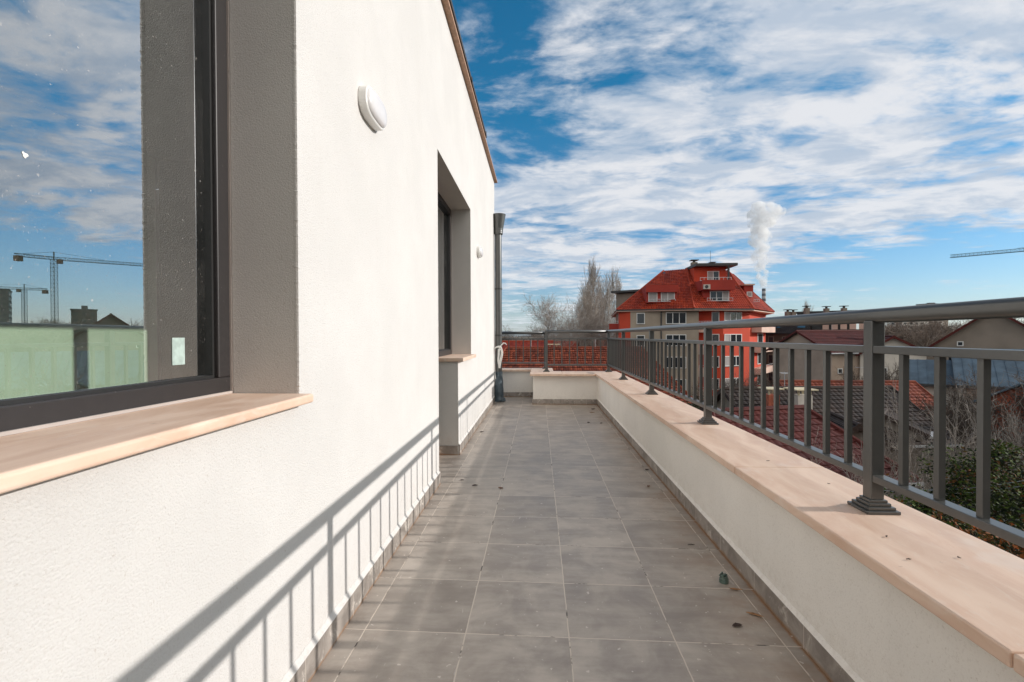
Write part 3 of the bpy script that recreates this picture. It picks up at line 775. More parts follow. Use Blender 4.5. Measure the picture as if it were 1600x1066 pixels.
# right hand balconies
for k, y in enumerate((510.5, 541, 574)):
    b = MB(); LR = (FR.b - FR.a).length; zt = at(1190, y, 72).z; FR.box(b, LR * .12, LR * 1.04, zt - .85, zt, .012, 1.3)
    bo = b.build('balcony', 'pink', rb); r = MB()
    FR.box(r, LR * .12, LR * 1.04, zt + .33, zt + .38, 1.2, 1.25)
    for q in range(9): c = LR * (.12 + .92 * q / 8); FR.box(r, c - .02, c + .02, zt, zt + .33, 1.2, 1.24)
    r.build('balcony_railing', 'metalw', bo)
    f = MB(); FR.box(f, LR * .45, LR * .8, zt - 2.7, zt - 1.0, .012, .09); f.build('window', 'winwhite', rb)
    f = MB(); FR.box(f, LR * .48, LR * .77, zt - 2.6, zt - 1.1, .092, .10); f.build('pane', 'panes', rb.children[-1])
# roof
def P3(px, Y, z): q = at(px, 525, Y); return Vector((q.x, q.y, z))
A_, B_, C_, D_ = P3(963.5, 67.0, EV), P3(1084.5, 64.3, EV), P3(1178, 66.6, EV), P3(1210, 75.5, EV - .05)
At, Bt, Ct, Dt = P3(1037, 73, 10.55), P3(1073, 71.0, 10.55), P3(1137, 72.0, 10.4), P3(1145, 77, 10.4)
Eb, Fb = P3(1185, 88, EV), P3(955, 88, EV); Et = P3(1040, 80, 10.5)
q1 = tiles(A_, B_, Bt, At, .32, .40, .06, 4, .06); merge(q1, tiles(B_, C_, Ct, Bt, .32, .40, .06, 4, .06)); merge(q1, tiles(C_, D_, Dt, Ct, .32, .40, .06, 4, .06))
merge(q1, tiles(D_, Eb, Et, Dt, .3, .6, .05, 1)); merge(q1, tiles(Fb, A_, At, Et, .3, .6, .05, 1)); merge(q1, tiles(Fb, Eb, Et, Et + Vector((.1, 0, 0)), .3, .6, .05, 1))
build_tiles(q1, 'roof', 'roof_red', rb)
cap = MB(); cap.poly([At, Bt, Ct, Dt, Et])
for a, b in ((B_, Bt), (C_, Ct), (A_, At), (D_, Dt)):
    cap.tube([a + Vector((0, 0, .08)), b + Vector((0, 0, .08))], .11, 6)
cap.build('roof_ridge', 'roof_red', rb)
ev = MB()
for a, b in ((A_, B_), (B_, C_)): ev.bar(a - Vector((0, 0, .06)), b - Vector((0, 0, .06)), .16, .16)
ev.build('roof_gutter', 'dark', rb)
ev = MB(); ev.prism([(q.x, q.y) for q in (A_, B_, C_, D_, Eb, Fb)], EV - .26, EV - .14); ev.build('eave_slab', 'pink', rb)
def dormer(px0, py0, px1, py1, Y, depth, mat='red', name='dormer', roofh=.12, out=.0):
    F = Fac(px0, Y, px1, Y); u0, z1 = F.p(px0, py0); u1, z0 = F.p(px1, py1); b = MB(); F.box(b, u0, u1, z0, z1, -depth, 0)
    o = b.build(name, mat, rb)
    return F, o
F1, d1 = dormer(1010, 447.5, 1057.5, 473, 66.5, 6); rf_ = MB(); u0, z1 = F1.p(1008, 447); u1, z0 = F1.p(1058.5, 472); F1.box(rf_, u0, u1, z1 - .9, z1 + .05, .0, .5); rf_.build('dormer_fascia', 'red', d1)
bwin(F1, 1013, 457.5, 1027, 471.5, rb, 1, 0, mats=['shade']); bwin(F1, 1032.5, 456.5, 1054, 471.5, rb, 2, 0, mats=['shade', 'shade'])
rail_on(F1, 1013, 1055.5, 467.5, 471.8, rb, .35, 5)
F2, d2 = dormer(1098, 439, 1139, 472, 66.3, 7); u0, z1 = F2.p(1093.5, 438.8); u1, z0 = F2.p(1144.5, 454); tb = MB(); F2.box(tb, u0, u1, z0, z1, -5, .9); tb.build('terrace_parapet', 'red', rb)
bwin(F2, 1109, 455, 1139, 470.5, rb, 3, 0, mats=['panes', 'panes', 'shade']); rail_on(F2, 1105, 1145.5, 465.5, 470.6, rb, .9, 5)
rail_on(F2, 1094, 1143, 433.6, 438.8, rb, .88, 8)
F3, d3 = dormer(1084, 416, 1134, 440, 68.8, 5, 'redb'); bwin(F3, 1105, 424, 1123.5, 438.5, rb, 2, 0, mats=['shade', 'panes'])
pr = MB(); u0, z1 = F3.p(1082, 414); u1, z0 = F3.p(1146, 417.2); F3.box(pr, u0, u1, z0, z1, -3.5, 1.5)
u, z = F3.p(1137.5, 438.5, 1.3); F3.box(pr, u, u + .22, z, z1 - .1, 1.1, 1.3)
pr.build('pergola', 'dark', rb)
F4, d4 = dormer(1163, 445, 1177, 463, 69.5, 5); F4b = Fac(1177, 69.5, 1181, 74.5)
bwin(F4, 1166.5, 456, 1175, 464, rb, 1, 0, mats=['shade']); rail_on(F4, 1178, 1187, 467.5, 472, rb, .3, 3)
rfl = MB(); u0, z1 = F4.p(1161.5, 444); u1, z0 = F4.p(1178, 446); F4.box(rfl, u0, u1, z0, z1, -5, .3); rfl.build('dormer_roof', 'pink', rb)
# air conditioner
u0, z1 = F2.p(1098.5, 445, .9); u1, z0 = F2.p(1108.5, 452, .9); ac = MB(); F2.box(ac, u0, u1, z0, z1, .905, 1.25); aco = ac.build('air_conditioner', 'pale', rb)
fan = MB(); cc = F2.a + F2.d * (u0 + (u1 - u0) * .42) + F2.n * 1.26; fan.tube([(cc.x, cc.y, (z0 + z1) / 2), (cc.x + F2.n.x * .02, cc.y + F2.n.y * .02, (z0 + z1) / 2)], .23, 14); fan.build('fan', 'dark', aco)
# skylights on the left slope
nrm = (B_ - A_).cross(At - A_).normalized(); nrm = nrm if nrm.z > 0 else -nrm
for pa, pb in ((1035.5, 1046.5), (1049.5, 1061)):
    pts = []
    for px, py in ((pa, 438), (pb, 438), (pb - 1, 426), (pa + .5, 426)):
        r = RM.transposed() @ Vector(((px - 800) / FPX, 1, -(py - 533) / FPX)); o = Vector((0, 0, EYE)); t = (A_ - o).dot(nrm) / r.dot(nrm); pts.append(o + r * t)
    f = MB(); lo = [q + nrm * .02 for q in pts]; hi = [q + nrm * .16 for q in pts]; f.v = [tuple(q) for q in lo + hi]; f.f = [(4, 5, 6, 7), (0, 1, 5, 4), (1, 2, 6, 5), (2, 3, 7, 6), (3, 0, 4, 7)]
    fo = f.build('skylight', 'dark', rb); c = sum(pts, Vector()) / 4; g_ = MB(); g_.poly([c + (q - c) * .84 + nrm * .164 for q in pts]); g_.build('pane', 'skylight', fo)
def chimney(px0, py0, px1, py1, Y, parent, cap_=True, mat='taupe', zb=None):
    a = at(px0, py0, Y); b = at(px1, py1, Y); m_ = MB(); w_ = b.x - a.x; z0 = b.z if zb is None else zb
    m_.box(a.x, b.x, Y, Y + w_, z0, a.z - .25); o = m_.build('chimney', mat, parent)
    c = MB(); c.box(a.x + w_ * .3, b.x - w_ * .3, Y + w_ * .3, Y + w_ * .7, a.z - .25, a.z); c.box(a.x - .15, b.x + .15, Y - .15, Y + w_ + .15, a.z + .002, a.z + .1)
    c.build('chimney_cap', 'dark', o); return o
chimney(1081.5, 407, 1090, 418, 71.5, rb); chimney(1111, 410.5, 1117, 418, 71.5, rb, mat='dark')
an = MB(); q = at(1110, 418, 72); an.tube([(q.x, q.y, q.z - .5), (q.x, q.y, at(1110, 392, 72).z)], .025, 5); an.build('antenna', 'dark', rb)
# left rear wing
FW = Fac(958, 73.5, 976, 72.5); b = MB(); Lw = (FW.b - FW.a).length; FW.box(b, .5, Lw + 4, GZ, at(965, 460, 74).z, -8, 0); b.build('rear_wing', 'taupe', rb)
b = MB(); FW.box(b, .0, Lw + 4.2, at(965, 459, 74).z, at(965, 457, 74).z + .1, -8, .8); b.build('rear_wing_roof', 'dark', rb)
for y in (506, 540, 575):
    b = MB(); FW.box(b, -.1, 1.8, at(965, y + 9, 73).z, at(965, y, 73).z, .01, 1.2); bo = b.build('balcony', 'red', rb); rail_on(FW, 957.5, 974, y - 4, y, bo, 1.15, 4)
    bwin(FW, 966, y - 16, 972, y - 1, rb, 1, 0)

# ---- striped factory chimney and its steam
sm = thing('factory_chimney', 'tall banded grey factory chimney rising behind the red roof', 'chimney', P3(1193.3, 620, GZ))
q = P3(1193.3, 620, 0); ztop = at(1193.3, 451, 620).z; M['stackA'] = simple('pale stack concrete', (.42, .42, .42), .9, var=.05); M['stackB'] = simple('dark stack band', (.10, .11, .13), .9, var=.05)
nb = 22; a = MB(); b = MB()
for k in range(nb):
    z0 = GZ + (ztop - GZ) * k / nb; z1 = GZ + (ztop - GZ) * (k + 1) / nb; ra = 3.6 - 1.5 * k / nb; rb_ = 3.6 - 1.5 * (k + 1) / nb
    (a if k % 2 == 0 else b).tube([(q.x, q.y, z0), (q.x, q.y, z1)], [ra, rb_], 20)
a.build('shaft', 'stackA', sm); b.build('band', 'stackB', sm)
def steam():
    m = bpy.data.materials.new('steam'); m.use_nodes = True; t = NT(m.node_tree); nt_ = m.node_tree
    nt_.nodes.remove(nt_.nodes['Principled BSDF']); out = nt_.nodes['Material Output']
    v = t.n('ShaderNodeVolumePrincipled', inp={'Color': (.99, .99, .99, 1), 'Anisotropy': .0})
    pp = pos(t); dn = t.rng(t.noise(pp, .11, 5, .65, .3), .38, .66); t.t.links.new(t.m('MULTIPLY', dn, .24), v.inputs['Density'])
    nt_.links.new(v.outputs[0], out.inputs['Volume']); return m
M['steam'] = steam()
bm_pts = []
rs = random.Random(11)
path = [(1193.5, 451, .03), (1193.4, 448, .035), (1193.3, 445, .04), (1193.2, 442, .045), (1193, 439, .05), (1192.8, 436, .06), (1192.5, 432, .065), (1192, 428, .07), (1190.5, 415, .09), (1189, 402, .105), (1187.5, 390, .11), (1186, 378, .12), (1187, 368, .105), (1184.5, 359, .11), (1190, 352, .12), (1198, 345, .13), (1196, 335, .14), (1205, 332, .11), (1188, 330, .13), (1214, 336, .07), (1199, 326, .10), (1180, 337, .10), (1176, 352, .07), (1218, 330, .07), (1206, 345, .09)]
ico = []
import bmesh
bmm = bmesh.new()
for k, (px, py, r) in enumerate(path):
    R0 = r * 62 * 1.65
    for j in range(10):
        c = at(px + rs.uniform(-1, 1) * R0 * .55, py + rs.uniform(-1, 1) * R0 * .6, 620); c.y += rs.uniform(-.6, .6) * R0
        mt = Matrix.Translation(c) @ Matrix.Scale(R0 * rs.uniform(.35, .72), 4)
        bmesh.ops.create_icosphere(bmm, subdivisions=2, radius=1, matrix=mt)
me = bpy.data.meshes.new('steam_cloud'); bmm.to_mesh(me); bmm.free(); me.materials.append(M['steam'])
so = bpy.data.objects.new('steam_cloud', me); C.objects.link(so)
rmod = so.modifiers.new('remesh', 'REMESH'); rmod.mode = 'VOXEL'; rmod.voxel_size = .7
tx = bpy.data.textures.new('puff', 'CLOUDS'); tx.noise_scale = 3.2; tx.noise_depth = 3
dm_ = so.modifiers.new('puff', 'DISPLACE'); dm_.texture = tx; dm_.strength = 2.6; dm_.texture_coords = 'GLOBAL'
tag(so, 'white column of steam rising from the factory chimney', 'steam', kind='stuff')

# ---- houses
def xf(mb, mt):
    mb.v = [tuple(mt @ Vector(v)) for v in mb.v]; return mb
def gable_house(name, label, c, rot, L, Wd, z0, ze, zr, wall, roof, cat='house', oh=.45, tw=.25, th=.36, nseg=4, wave=.012, step=.035, hip=0.0, wins=(), chim=(), group=None, gutter=True):
    t = thing(name, label, cat, (c[0], c[1], z0), group); mt = Matrix.Translation((c[0], c[1], 0)) @ Matrix.Rotation(rot, 4, 'Z')
    b = MB(); hx, hy = L / 2, Wd / 2
    b.v = [(-hx, -hy, z0), (hx, -hy, z0), (hx, hy, z0), (-hx, hy, z0), (-hx, -hy, ze), (hx, -hy, ze), (hx, hy, ze), (-hx, hy, ze), (-hx + hip * .9, 0, zr - .12), (hx - hip * .9, 0, zr - .12)]
    b.f = [(0, 1, 5, 4), (2, 3, 7, 6), (1, 2, 6, 9, 5), (3, 0, 4, 8, 7)]
    xf(b, mt).build('wall', wall, t)
    sl = (zr - ze) / hy; zo = ze - sl * oh; X = hx + oh; Yo = hy + oh; hp = hip
    q = tiles((-X, -Yo, zo), (X, -Yo, zo), (X - hp, 0, zr), (-X + hp, 0, zr), tw, th, step, nseg, wave)
    merge(q, tiles((X, Yo, zo), (-X, Yo, zo), (-X + hp, 0, zr), (X - hp, 0, zr), tw, th, step, nseg, wave))
    if hip:
        merge(q, tiles((X, -Yo, zo), (X, Yo, zo), (X - hp, .01, zr), (X - hp, 0, zr), tw, th, step, nseg, wave))
        merge(q, tiles((-X, Yo, zo), (-X, -Yo, zo), (-X + hp, 0, zr), (-X + hp, .01, zr), tw, th, step, nseg, wave))
    xf(q, mt); ro = build_tiles(q, 'roof', roof, t)
    rg = MB(); rg.tube([(-X + hp, 0, zr + .03), (X - hp, 0, zr + .03)], .10, 6)
    if hip:
        for sx in (-1, 1):
            for sy in (-1, 1): rg.tube([(sx * X, sy * Yo, zo + .05), (sx * (X - hp), 0, zr + .03)], .09, 6)
    else:
        for sx in (-1, 1):
            for sy in (-1, 1): rg.bar((sx * X, sy * Yo, zo - .02), (sx * X, 0, zr - .02), .05, .2)
    xf(rg, mt).build('roof_ridge', roof, t)
    un = MB(); un.poly([(-X, -Yo, zo - .02), (X, -Yo, zo - .02), (X - hp, 0, zr - .06), (-X + hp, 0, zr - .06)]); un.poly([(X, Yo, zo - .02), (-X, Yo, zo - .02), (-X + hp, 0, zr - .06), (X - hp, 0, zr - .06)])
    xf(un, mt).build('soffit', 'brown', t)
    if gutter:
        gt_ = MB(); gt_.bar((-X, -Yo - .05, zo - .03), (X, -Yo - .05, zo - .03), .12, .1); xf(gt_, mt).build('roof_gutter', 'metalw', t)
    for (face, u, z, w_, h_) in wins:
        f = MB(); f.box(u - w_ / 2, u + w_ / 2, -.07, -.012, z, z + h_); p_ = MB(); p_.box(u - w_ / 2 + .07, u + w_ / 2 - .07, -.078, -.071, z + .07, z + h_ - .07)
        fm = {'f': Matrix.Translation((0, -hy, 0)), 'l': Matrix.Translation((-hx, 0, 0)) @ Matrix.Rotation(-math.pi / 2, 4, 'Z'), 'r': Matrix.Translation((hx, 0, 0)) @ Matrix.Rotation(math.pi / 2, 4, 'Z')}[face]
        xf(xf(f, fm), mt); fo = f.build('window', 'winwhite', t); xf(xf(p_, fm), mt); p_.build('pane', 'panes', fo)
    for (x, y, w_, ztop_, cm) in chim:
        m_ = MB(); zb = zr - abs(y) * sl - .5; m_.box(x - w_ / 2, x + w_ / 2, y - w_ / 2, y + w_ / 2, zb, ztop_ - .32); xf(m_, mt); co = m_.build('chimney', cm, t)
        m_ = MB()
        for sx in (-1, 1):
            for sy in (-1, 1): m_.box(x + sx * w_ * .4 - .04, x + sx * w_ * .4 + .04, y + sy * w_ * .4 - .04, y + sy * w_ * .4 + .04, ztop_ - .32, ztop_ - .06)
        m_.box(x - w_ * .75, x + w_ * .75, y - w_ * .75, y + w_ * .75, ztop_ - .06, ztop_); xf(m_, mt); m_.build('chimney_cap', 'slab', co)
    return t
# orange tiled house beyond the far parapet
oc = at(893, 525, 46); zr = at(893, 543.5, 46).z
gable_house('house', 'low house with a wide orange clay tile roof just beyond the far railing', (oc.x + .2, 46), .035, 18.0, 12.0, GZ, zr - 4.2, zr, 'pale', 'roof_orange', hip=3.0, tw=.21, th=.34, nseg=4, wave=.012, step=.075,
            chim=((-1.9, .6, .8, zr + .35, 'pale'), (-3.9, -5.0, .75, zr - 2.5, 'red')))
# red roofs farther off on the left
for (px, Y, L, zt_y, rot, lab, mt_) in ((812, 70, 9, 533.5, .1, 'small bright red roofed house farther left behind the orange tiled roof', 'roof_red'), (855, 78, 9, 534.5, -.2, 'small bright red roofed house behind the chimney of the orange tiled roof', 'roof_red'), (930, 95, 14, 533, .15, 'small brown roofed house under the bare poplars', 'roof_rust')):
    c = at(px, 525, Y); z = at(px, zt_y, Y).z; gable_house('house', lab, (c.x, c.y), rot, L, 7, GZ, z - 1.6, z, 'pale', mt_, nseg=1)
# dark apartment block right of the red building
db = thing('apartment_building', 'dark apartment block with a charcoal mansard roof and a row of chimneys', 'building', P3(1265, 82, GZ))
FD = Fac(1190, 84, 1352, 76); Ld = (FD.b - FD.a).length; b = MB(); zE = at(1265, 521, 80).z; zT = at(1265, 492, 80).z
FD.box(b, 0, Ld * .52, GZ, zE, -12, 0); FD.box(b, Ld * .52, Ld, GZ, zE + .6, -12, -1.2); b.build('wall', 'brown', db)
def fp(u, o, z): q = FD.a + FD.d * u + FD.n * o; return Vector((q.x, q.y, z))
q = tiles(fp(-.5, .7, zE), fp(Ld * .5, .7, zE), fp(Ld * .47, -2.6, zT - .35), fp(Ld * .16, -2.6, zT - .6), .3, .4, .04, 1)
merge(q, tiles(fp(-.5, -12, zE), fp(-.5, .7, zE), fp(Ld * .16, -2.6, zT - .6), fp(Ld * .16, -9, zT - .6), .3, .4, .04, 1))
merge(q, tiles(fp(Ld * .5, .7, zE), fp(Ld * .5, -12, zE), fp(Ld * .47, -9, zT), fp(Ld * .47, -2.6, zT - .35), .3, .4, .04, 1))
build_tiles(q, 'roof', 'roof_black', db)
b = MB(); b.poly([fp(Ld * .16, -2.5, zT - .6), fp(Ld * .47, -2.5, zT - .3), fp(Ld * .47, -9, zT - .3), fp(Ld * .16, -9, zT - .6)])
FD.box(b, Ld * .34, Ld * .93, zT + .3, zT + .65, -11, -2.2); FD.box(b, Ld * .34, Ld * .9, zE + .6, zT + .3, -10, -3.2); b.build('upper_roof', 'dark', db)
for k in range(5):
    u = Ld * (.60 + .085 * k); b = MB(); FD.box(b, u, u + .85, zE + .62, zT + .2, -3.18, -2.6); b.build('pier', 'pink', db)
for k in range(3):
    u = Ld * (.635 + .115 * k); b = MB(); FD.box(b, u, u + .9, zE - 1.7, zE - .3, -1.19, -1.1); fo = b.build('window', 'winwhite', db); b = MB(); FD.box(b, u + .08, u + .82, zE - 1.62, zE - .38, -1.098, -1.09); b.build('pane', 'panes', fo)
for px, y0 in ((1232.3, 484.5), (1241, 484.8), (1262, 479), (1293, 479.5), (1320.5, 478.8)):
    chimney(px - 3.2, y0, px + 3.2, 495, 80 + (1265 - px) * .03, db, mat='taupe')
for r in range(3):
    for k, px in enumerate((1200, 1222, 1246)):
        bwin(FD, px, 526 + 28 * r, px + 9, 540 + 28 * r, db, 1, 0, frame='taupe')
    u0, z1 = FD.p(1211, 533 + 28 * r); u1, z0 = FD.p(1219, 540 + 28 * r); b = MB(); FD.box(b, u0, u1, z0, z1, .01, 1.0); b.build('balcony', 'taupe', db)
for pa, pb in ((1207, 1212), (1214, 1219), (1246, 1258)):
    pts = []; nr = (fp(0, .7, zE) - fp(Ld * .16, -2.6, zT - .6)).cross(FD.d).normalized(); nr = nr if nr.z > 0 else -nr
    for px, py in ((pa, 513), (pb, 513), (pb + 1, 508.5), (pa + 1, 508.5)):
        r = RM.transposed() @ Vector(((px - 800) / FPX, 1, -(py - 533) / FPX)); o = Vector((0, 0, EYE)); t = (fp(0, .7, zE) - o).dot(nr) / r.dot(nr); pts.append(o + r * t + nr * .12)
    b = MB(); b.poly(pts); b.poly([q_ - nr * .1 for q_ in pts]); b.build('skylight', 'skylight', db)
# maroon roofed house in front of it
def house_at(px, Y, ztop_y, **k):
    c = at(px, 525, Y); z = at(px, ztop_y, Y).z; return c, z
c, z = house_at(1305, 52, 517.5)
gable_house('house', 'house with a long maroon roof and plain beige wall right of the red apartment building', (c.x - .4, c.y), .22, 7.4, 8, GZ, z - 1.9, z, 'beige', 'roof_maroon', nseg=1,
            wins=(('r', -1.6, z - 3.6, .9, 1.1), ('f', -2.8, z - 4.1, .5, .5)), chim=((2.4, -2.0, .35, z + .4, 'pale'),))
c, z = house_at(1378, 50, 526)
gable_house('house', 'pale gabled house with balcony seen right of the near railing post', (c.x, c.y), 1.2, 7, 5.0, GZ, z - 1.5, z, 'pale', 'roof_maroon', nseg=1,
            wins=(('l', -.9, z - 4.2, 1.0, 1.3), ('l', .9, z - 4.2, .8, 1.8), ('f', 0, z - 4.0, .9, 1.2)))
# red tiled roofs below
c, z = house_at(1322, 32, 597)
gable_house('house', 'low house with a sunlit weathered red tile roof below the maroon roofed house', (c.x, c.y), -.04, 7.4, 5.6, GZ, z - 1.5, z, 'brown', 'roof_rust', tw=.26, th=.34)
c, z = house_at(1262, 27, 607)
gable_house('house', 'low house with a dark mossy tile roof and two slab capped chimneys', (c.x, c.y), .10, 8.6, 7, GZ, z - 2.0, z, 'taupe', 'roof_dark', tw=.26, th=.34,
            chim=((-3.1, -1.75, .58, z + .25, 'brick'), (-1.65, -1.9, .74, z + .22, 'pale')))
c, z = house_at(1186, 20, 640)
gable_house('house', 'nearest low house with a dull maroon tile roof close under the railing', (c.x, c.y), .26, 6.6, 6, GZ, z - 1.9, z, 'taupe', 'roof_maroon', tw=.26, th=.34, hip=1.6, wave=.004)
c, z = house_at(1318, 22, 655)
gable_house('shed', 'small grey gabled shed with a red jacket coloured cloth in its opening', (c.x, c.y), 1.35, 3.0, 2.4, GZ, z - .8, z, 'taupe', 'roof_dark', cat='shed', oh=.25)
c, z = house_at(1385, 26, 640)
gable_house('shed', 'low felt roofed shed among twigs right of the near post', (c.x, c.y), .9, 4, 3, GZ, z - .7, z, 'taupe', 'roof_dark', cat='shed', oh=.25)
rc = MB(); q = at(1297, 662, 20.4)
for k in range(7):
    for j in range(5): rc.v.append((q.x + (j - 2) * .035 * (1 - .06 * k) + .01 * math.sin(k * 2 + j), q.y + .03 * math.sin(j * 1.9 + k * .5), q.z - k * .085 + .01 * j))
for k in range(6):
    for j in range(4): i = k * 5 + j; rc.f.append((i, i + 1, i + 6, i + 5))
M['redcloth'] = simple('red cloth', (.75, .02, .015), .8, var=.15)
o = rc.build('cloth', 'redcloth', smooth=True); m_ = o.modifiers.new('t', 'SOLIDIFY'); m_.thickness = .02; tag(o, 'bright red cloth hanging at the front of the small grey shed', 'cloth')
# big grey gable on the right and the blue metal roofs
c, z = house_at(1558, 46, 483)
gable_house('house', 'large taupe gable wall house with a dark maroon roof edge at the right', (c.x + 3.0, c.y + 3.4), .80, 10, 11.5, GZ, z - 4.6, z, 'taupe', 'roof_maroon', nseg=1,
            wins=(('l', -2.2, z - 3.4, .45, .45),))
c, z = house_at(1592, 34, 546)
def metal_house(label, c, rot, L, Wd, ze, zr, wall, beam=True):
    t = thing('house', label, 'house', (c[0], c[1], GZ)); mt = Matrix.Translation((c[0], c[1], 0)) @ Matrix.Rotation(rot, 4, 'Z'); hx, hy = L / 2, Wd / 2
    b = MB(); b.v = [(-hx, -hy, GZ), (hx, -hy, GZ), (hx, hy, GZ), (-hx, hy, GZ), (-hx, -hy, ze), (hx, -hy, ze), (hx, hy, ze), (-hx, hy, ze), (-hx, 0, zr - .1), (hx, 0, zr - .1)]
    b.f = [(0, 1, 5, 4), (2, 3, 7, 6), (1, 2, 6, 9, 5), (3, 0, 4, 8, 7)]; xf(b, mt).build('wall', wall, t)
    X = hx + .4; oh = .5; zo = ze - (zr - ze) / hy * oh; Yo = hy + oh; r = MB()
    for sy in (-1, 1):
        i = len(r.v); r.v += [(-X, sy * Yo, zo), (X, sy * Yo, zo), (X, 0, zr), (-X, 0, zr), (-X, sy * Yo, zo - .06), (X, sy * Yo, zo - .06), (X, 0, zr - .06), (-X, 0, zr - .06)]
        r.f += [tuple(i + k for k in f) for f in ((0, 1, 2, 3), (7, 6, 5, 4), (0, 4, 5, 1), (1, 5, 6, 2), (3, 2, 6, 7), (0, 3, 7, 4))]
        n = int(2 * X / .5)
        for k in range(n + 1):
            x = -X + 2 * X * k / n; r.bar((x, sy * Yo, zo + .02), (x, 0, zr + .02), .04, .05)
    xf(r, mt).build('roof', 'roof_blue', t)
    e = MB(); e.bar((-X, -Yo, zo - .12), (X, -Yo, zo - .12), .08, .16); e.bar((-X, -Yo, zo - .08), (-X, 0, zr - .08), .06, .18); xf(e, mt).build('fascia', 'roof_rust' if False else 'dark', t)
    return t
metal_house('house with a large blue grey sheet metal roof at the right edge', (c.x + 1.0, c.y), -.62, 7.5, 6.4, z - 2.0, z, 'beige')
c, z = house_at(1490, 37, 563)
metal_house('lower outbuilding with a small blue grey metal roof left of the larger one', (c.x, c.y), -.62, 4.2, 4.6, z - 1.3, z, 'pale')
c, z = house_at(1610, 27, 597)
metal_house('low shed with a reddish wall under the blue roofs at the right edge', (c.x + .4, c.y), .5, 3.2, 3, z - .9, z, 'brick')

# ---- distant houses and blocks
def block(label, px, Y, w_, d_, ytop, mat, rot=.2, group=None, rows=3, cols=4, name='apartment_building', roofm='roof_felt', reflx=None):
    c = at(px, 525, Y) if reflx is None else reflx; zt = at(px, ytop, Y).z if reflx is None else c.z
    t = thing(name, label, 'building', (c.x, c.y, GZ), group); mt = Matrix.Translation((c.x, c.y, 0)) @ Matrix.Rotation(rot, 4, 'Z')
    b = MB(); b.box(-w_ / 2, w_ / 2, -d_ / 2, d_ / 2, GZ, zt); xf(b, mt).build('wall', mat, t)
    b = MB(); b.box(-w_ / 2 - .3, w_ / 2 + .3, -d_ / 2 - .3, d_ / 2 + .3, zt + .002, zt + .5); b.box(-w_ * .15, w_ * .1, -d_ * .1, d_ * .2, zt + .5, zt + 2.2); xf(b, mt).build('roof', roofm, t)
    for r in range(rows):
        b = MB(); z1 = zt - 1.0 - r * 3
        for k in range(cols):
            x = -w_ / 2 + w_ * (k + .25) / cols; b.box(x, x + w_ / cols * .5, -d_ / 2 - .06, -d_ / 2 - .01, z1 - 1.5, z1)
        for k in range(max(1, cols // 2)):
            y = -d_ / 2 + d_ * (k + .25) / max(1, cols // 2); b.box(-w_ / 2 - .06, -w_ / 2 - .01, y, y + d_ / max(1, cols // 2) * .5, z1 - 1.5, z1)
        xf(b, mt).build('window_row', 'panes', t)
    return t
block('pale distant block low on the horizon right of the near railing post', 1418, 420, 20, 12, 502.5, 'pale', .1)
block('paler distant block on the horizon, second to the right of the near railing post', 1448, 560, 26, 14, 501.5, 'pale', .2)
block('far dark tower block peeping over the handrail at the right', 1456, 760, 32, 20, 475.5, 'grey', .1, rows=6, cols=8)
block('grey distant block low on the horizon at the far left of the end railing', 838, 300, 22, 12, 527, 'pale', .0)
DH = 'small distant house among bare trees towards the horizon'; r5 = random.Random(5); proto = []
for k in range(3):
    proto.append(gable_house('house', DH, (0, 0), 0, (9, 11, 8)[k], 8, 0, 5.2 + k * .6, 7.6 + k * .6, ('pale', 'beige', 'pink')[k], ('roof_red', 'roof_rust', 'roof_dark')[k], nseg=1, tw=.6, th=.6, group='distant houses'))
def copy_tree(o, parent=None):
    c = o.copy(); C.objects.link(c)
    if parent: c.parent = parent
    for ch in [q for q in o.children]: copy_tree(ch, c)
    return c
place = []
for k in range(46):
    left = k < 16; px = r5.uniform(780, 1000) if left else r5.uniform(1340, 1720); Y = r5.uniform(110, 330) if left else r5.uniform(75, 300)
    place.append((px, Y))
for k, (px, Y) in enumerate(place):
    s = proto[k % 3] if k < 3 else copy_tree(proto[k % 3]); q = at(px, 525, Y); s.location = (q.x, q.y, GZ - (0 if Y < 150 else 0)); s.rotation_euler.z = r5.uniform(-.8, .8)

# ---- cranes and site seen in the window glass and over the railing
M['crane'] = simple('crane steel', (.10, .17, .20), .5, var=.1); M['cranec'] = simple('crane counterweight', (.20, .14, .10), .8)
def hd(deg, D, z=0): return Vector((math.sin(R_(deg)) * D, math.cos(R_(deg)) * D, z))
def lattice(mb, a, b, w_, n, r=.09, tri=False):
    a, b = Vector(a), Vector(b); d = (b - a).normalized(); s = d.cross(Vector((0, 0, 1))); s = s.normalized() if s.length > .1 else Vector((1, 0, 0)); u = s.cross(d)
    cs = [(-1, -1), (1, -1), (1, 1), (-1, 1)] if not tri else [(-1, -1), (1, -1), (0, 1)]
    C4 = [lambda t, x=x, y=y: a.lerp(b, t) + s * (x * w_ / 2) + u * (y * w_ / 2) for x, y in cs]
    for c in C4: mb.tube([c(0), c(1)], r, 4, False)
    for k in range(n):
        for j in range(len(C4)):
            mb.tube([C4[j](k / n), C4[(j + 1) % len(C4)]((k + 1) / n)], r * .6, 3, False); mb.tube([C4[j](k / n), C4[(j + 1) % len(C4)](k / n)], r * .6, 3, False)
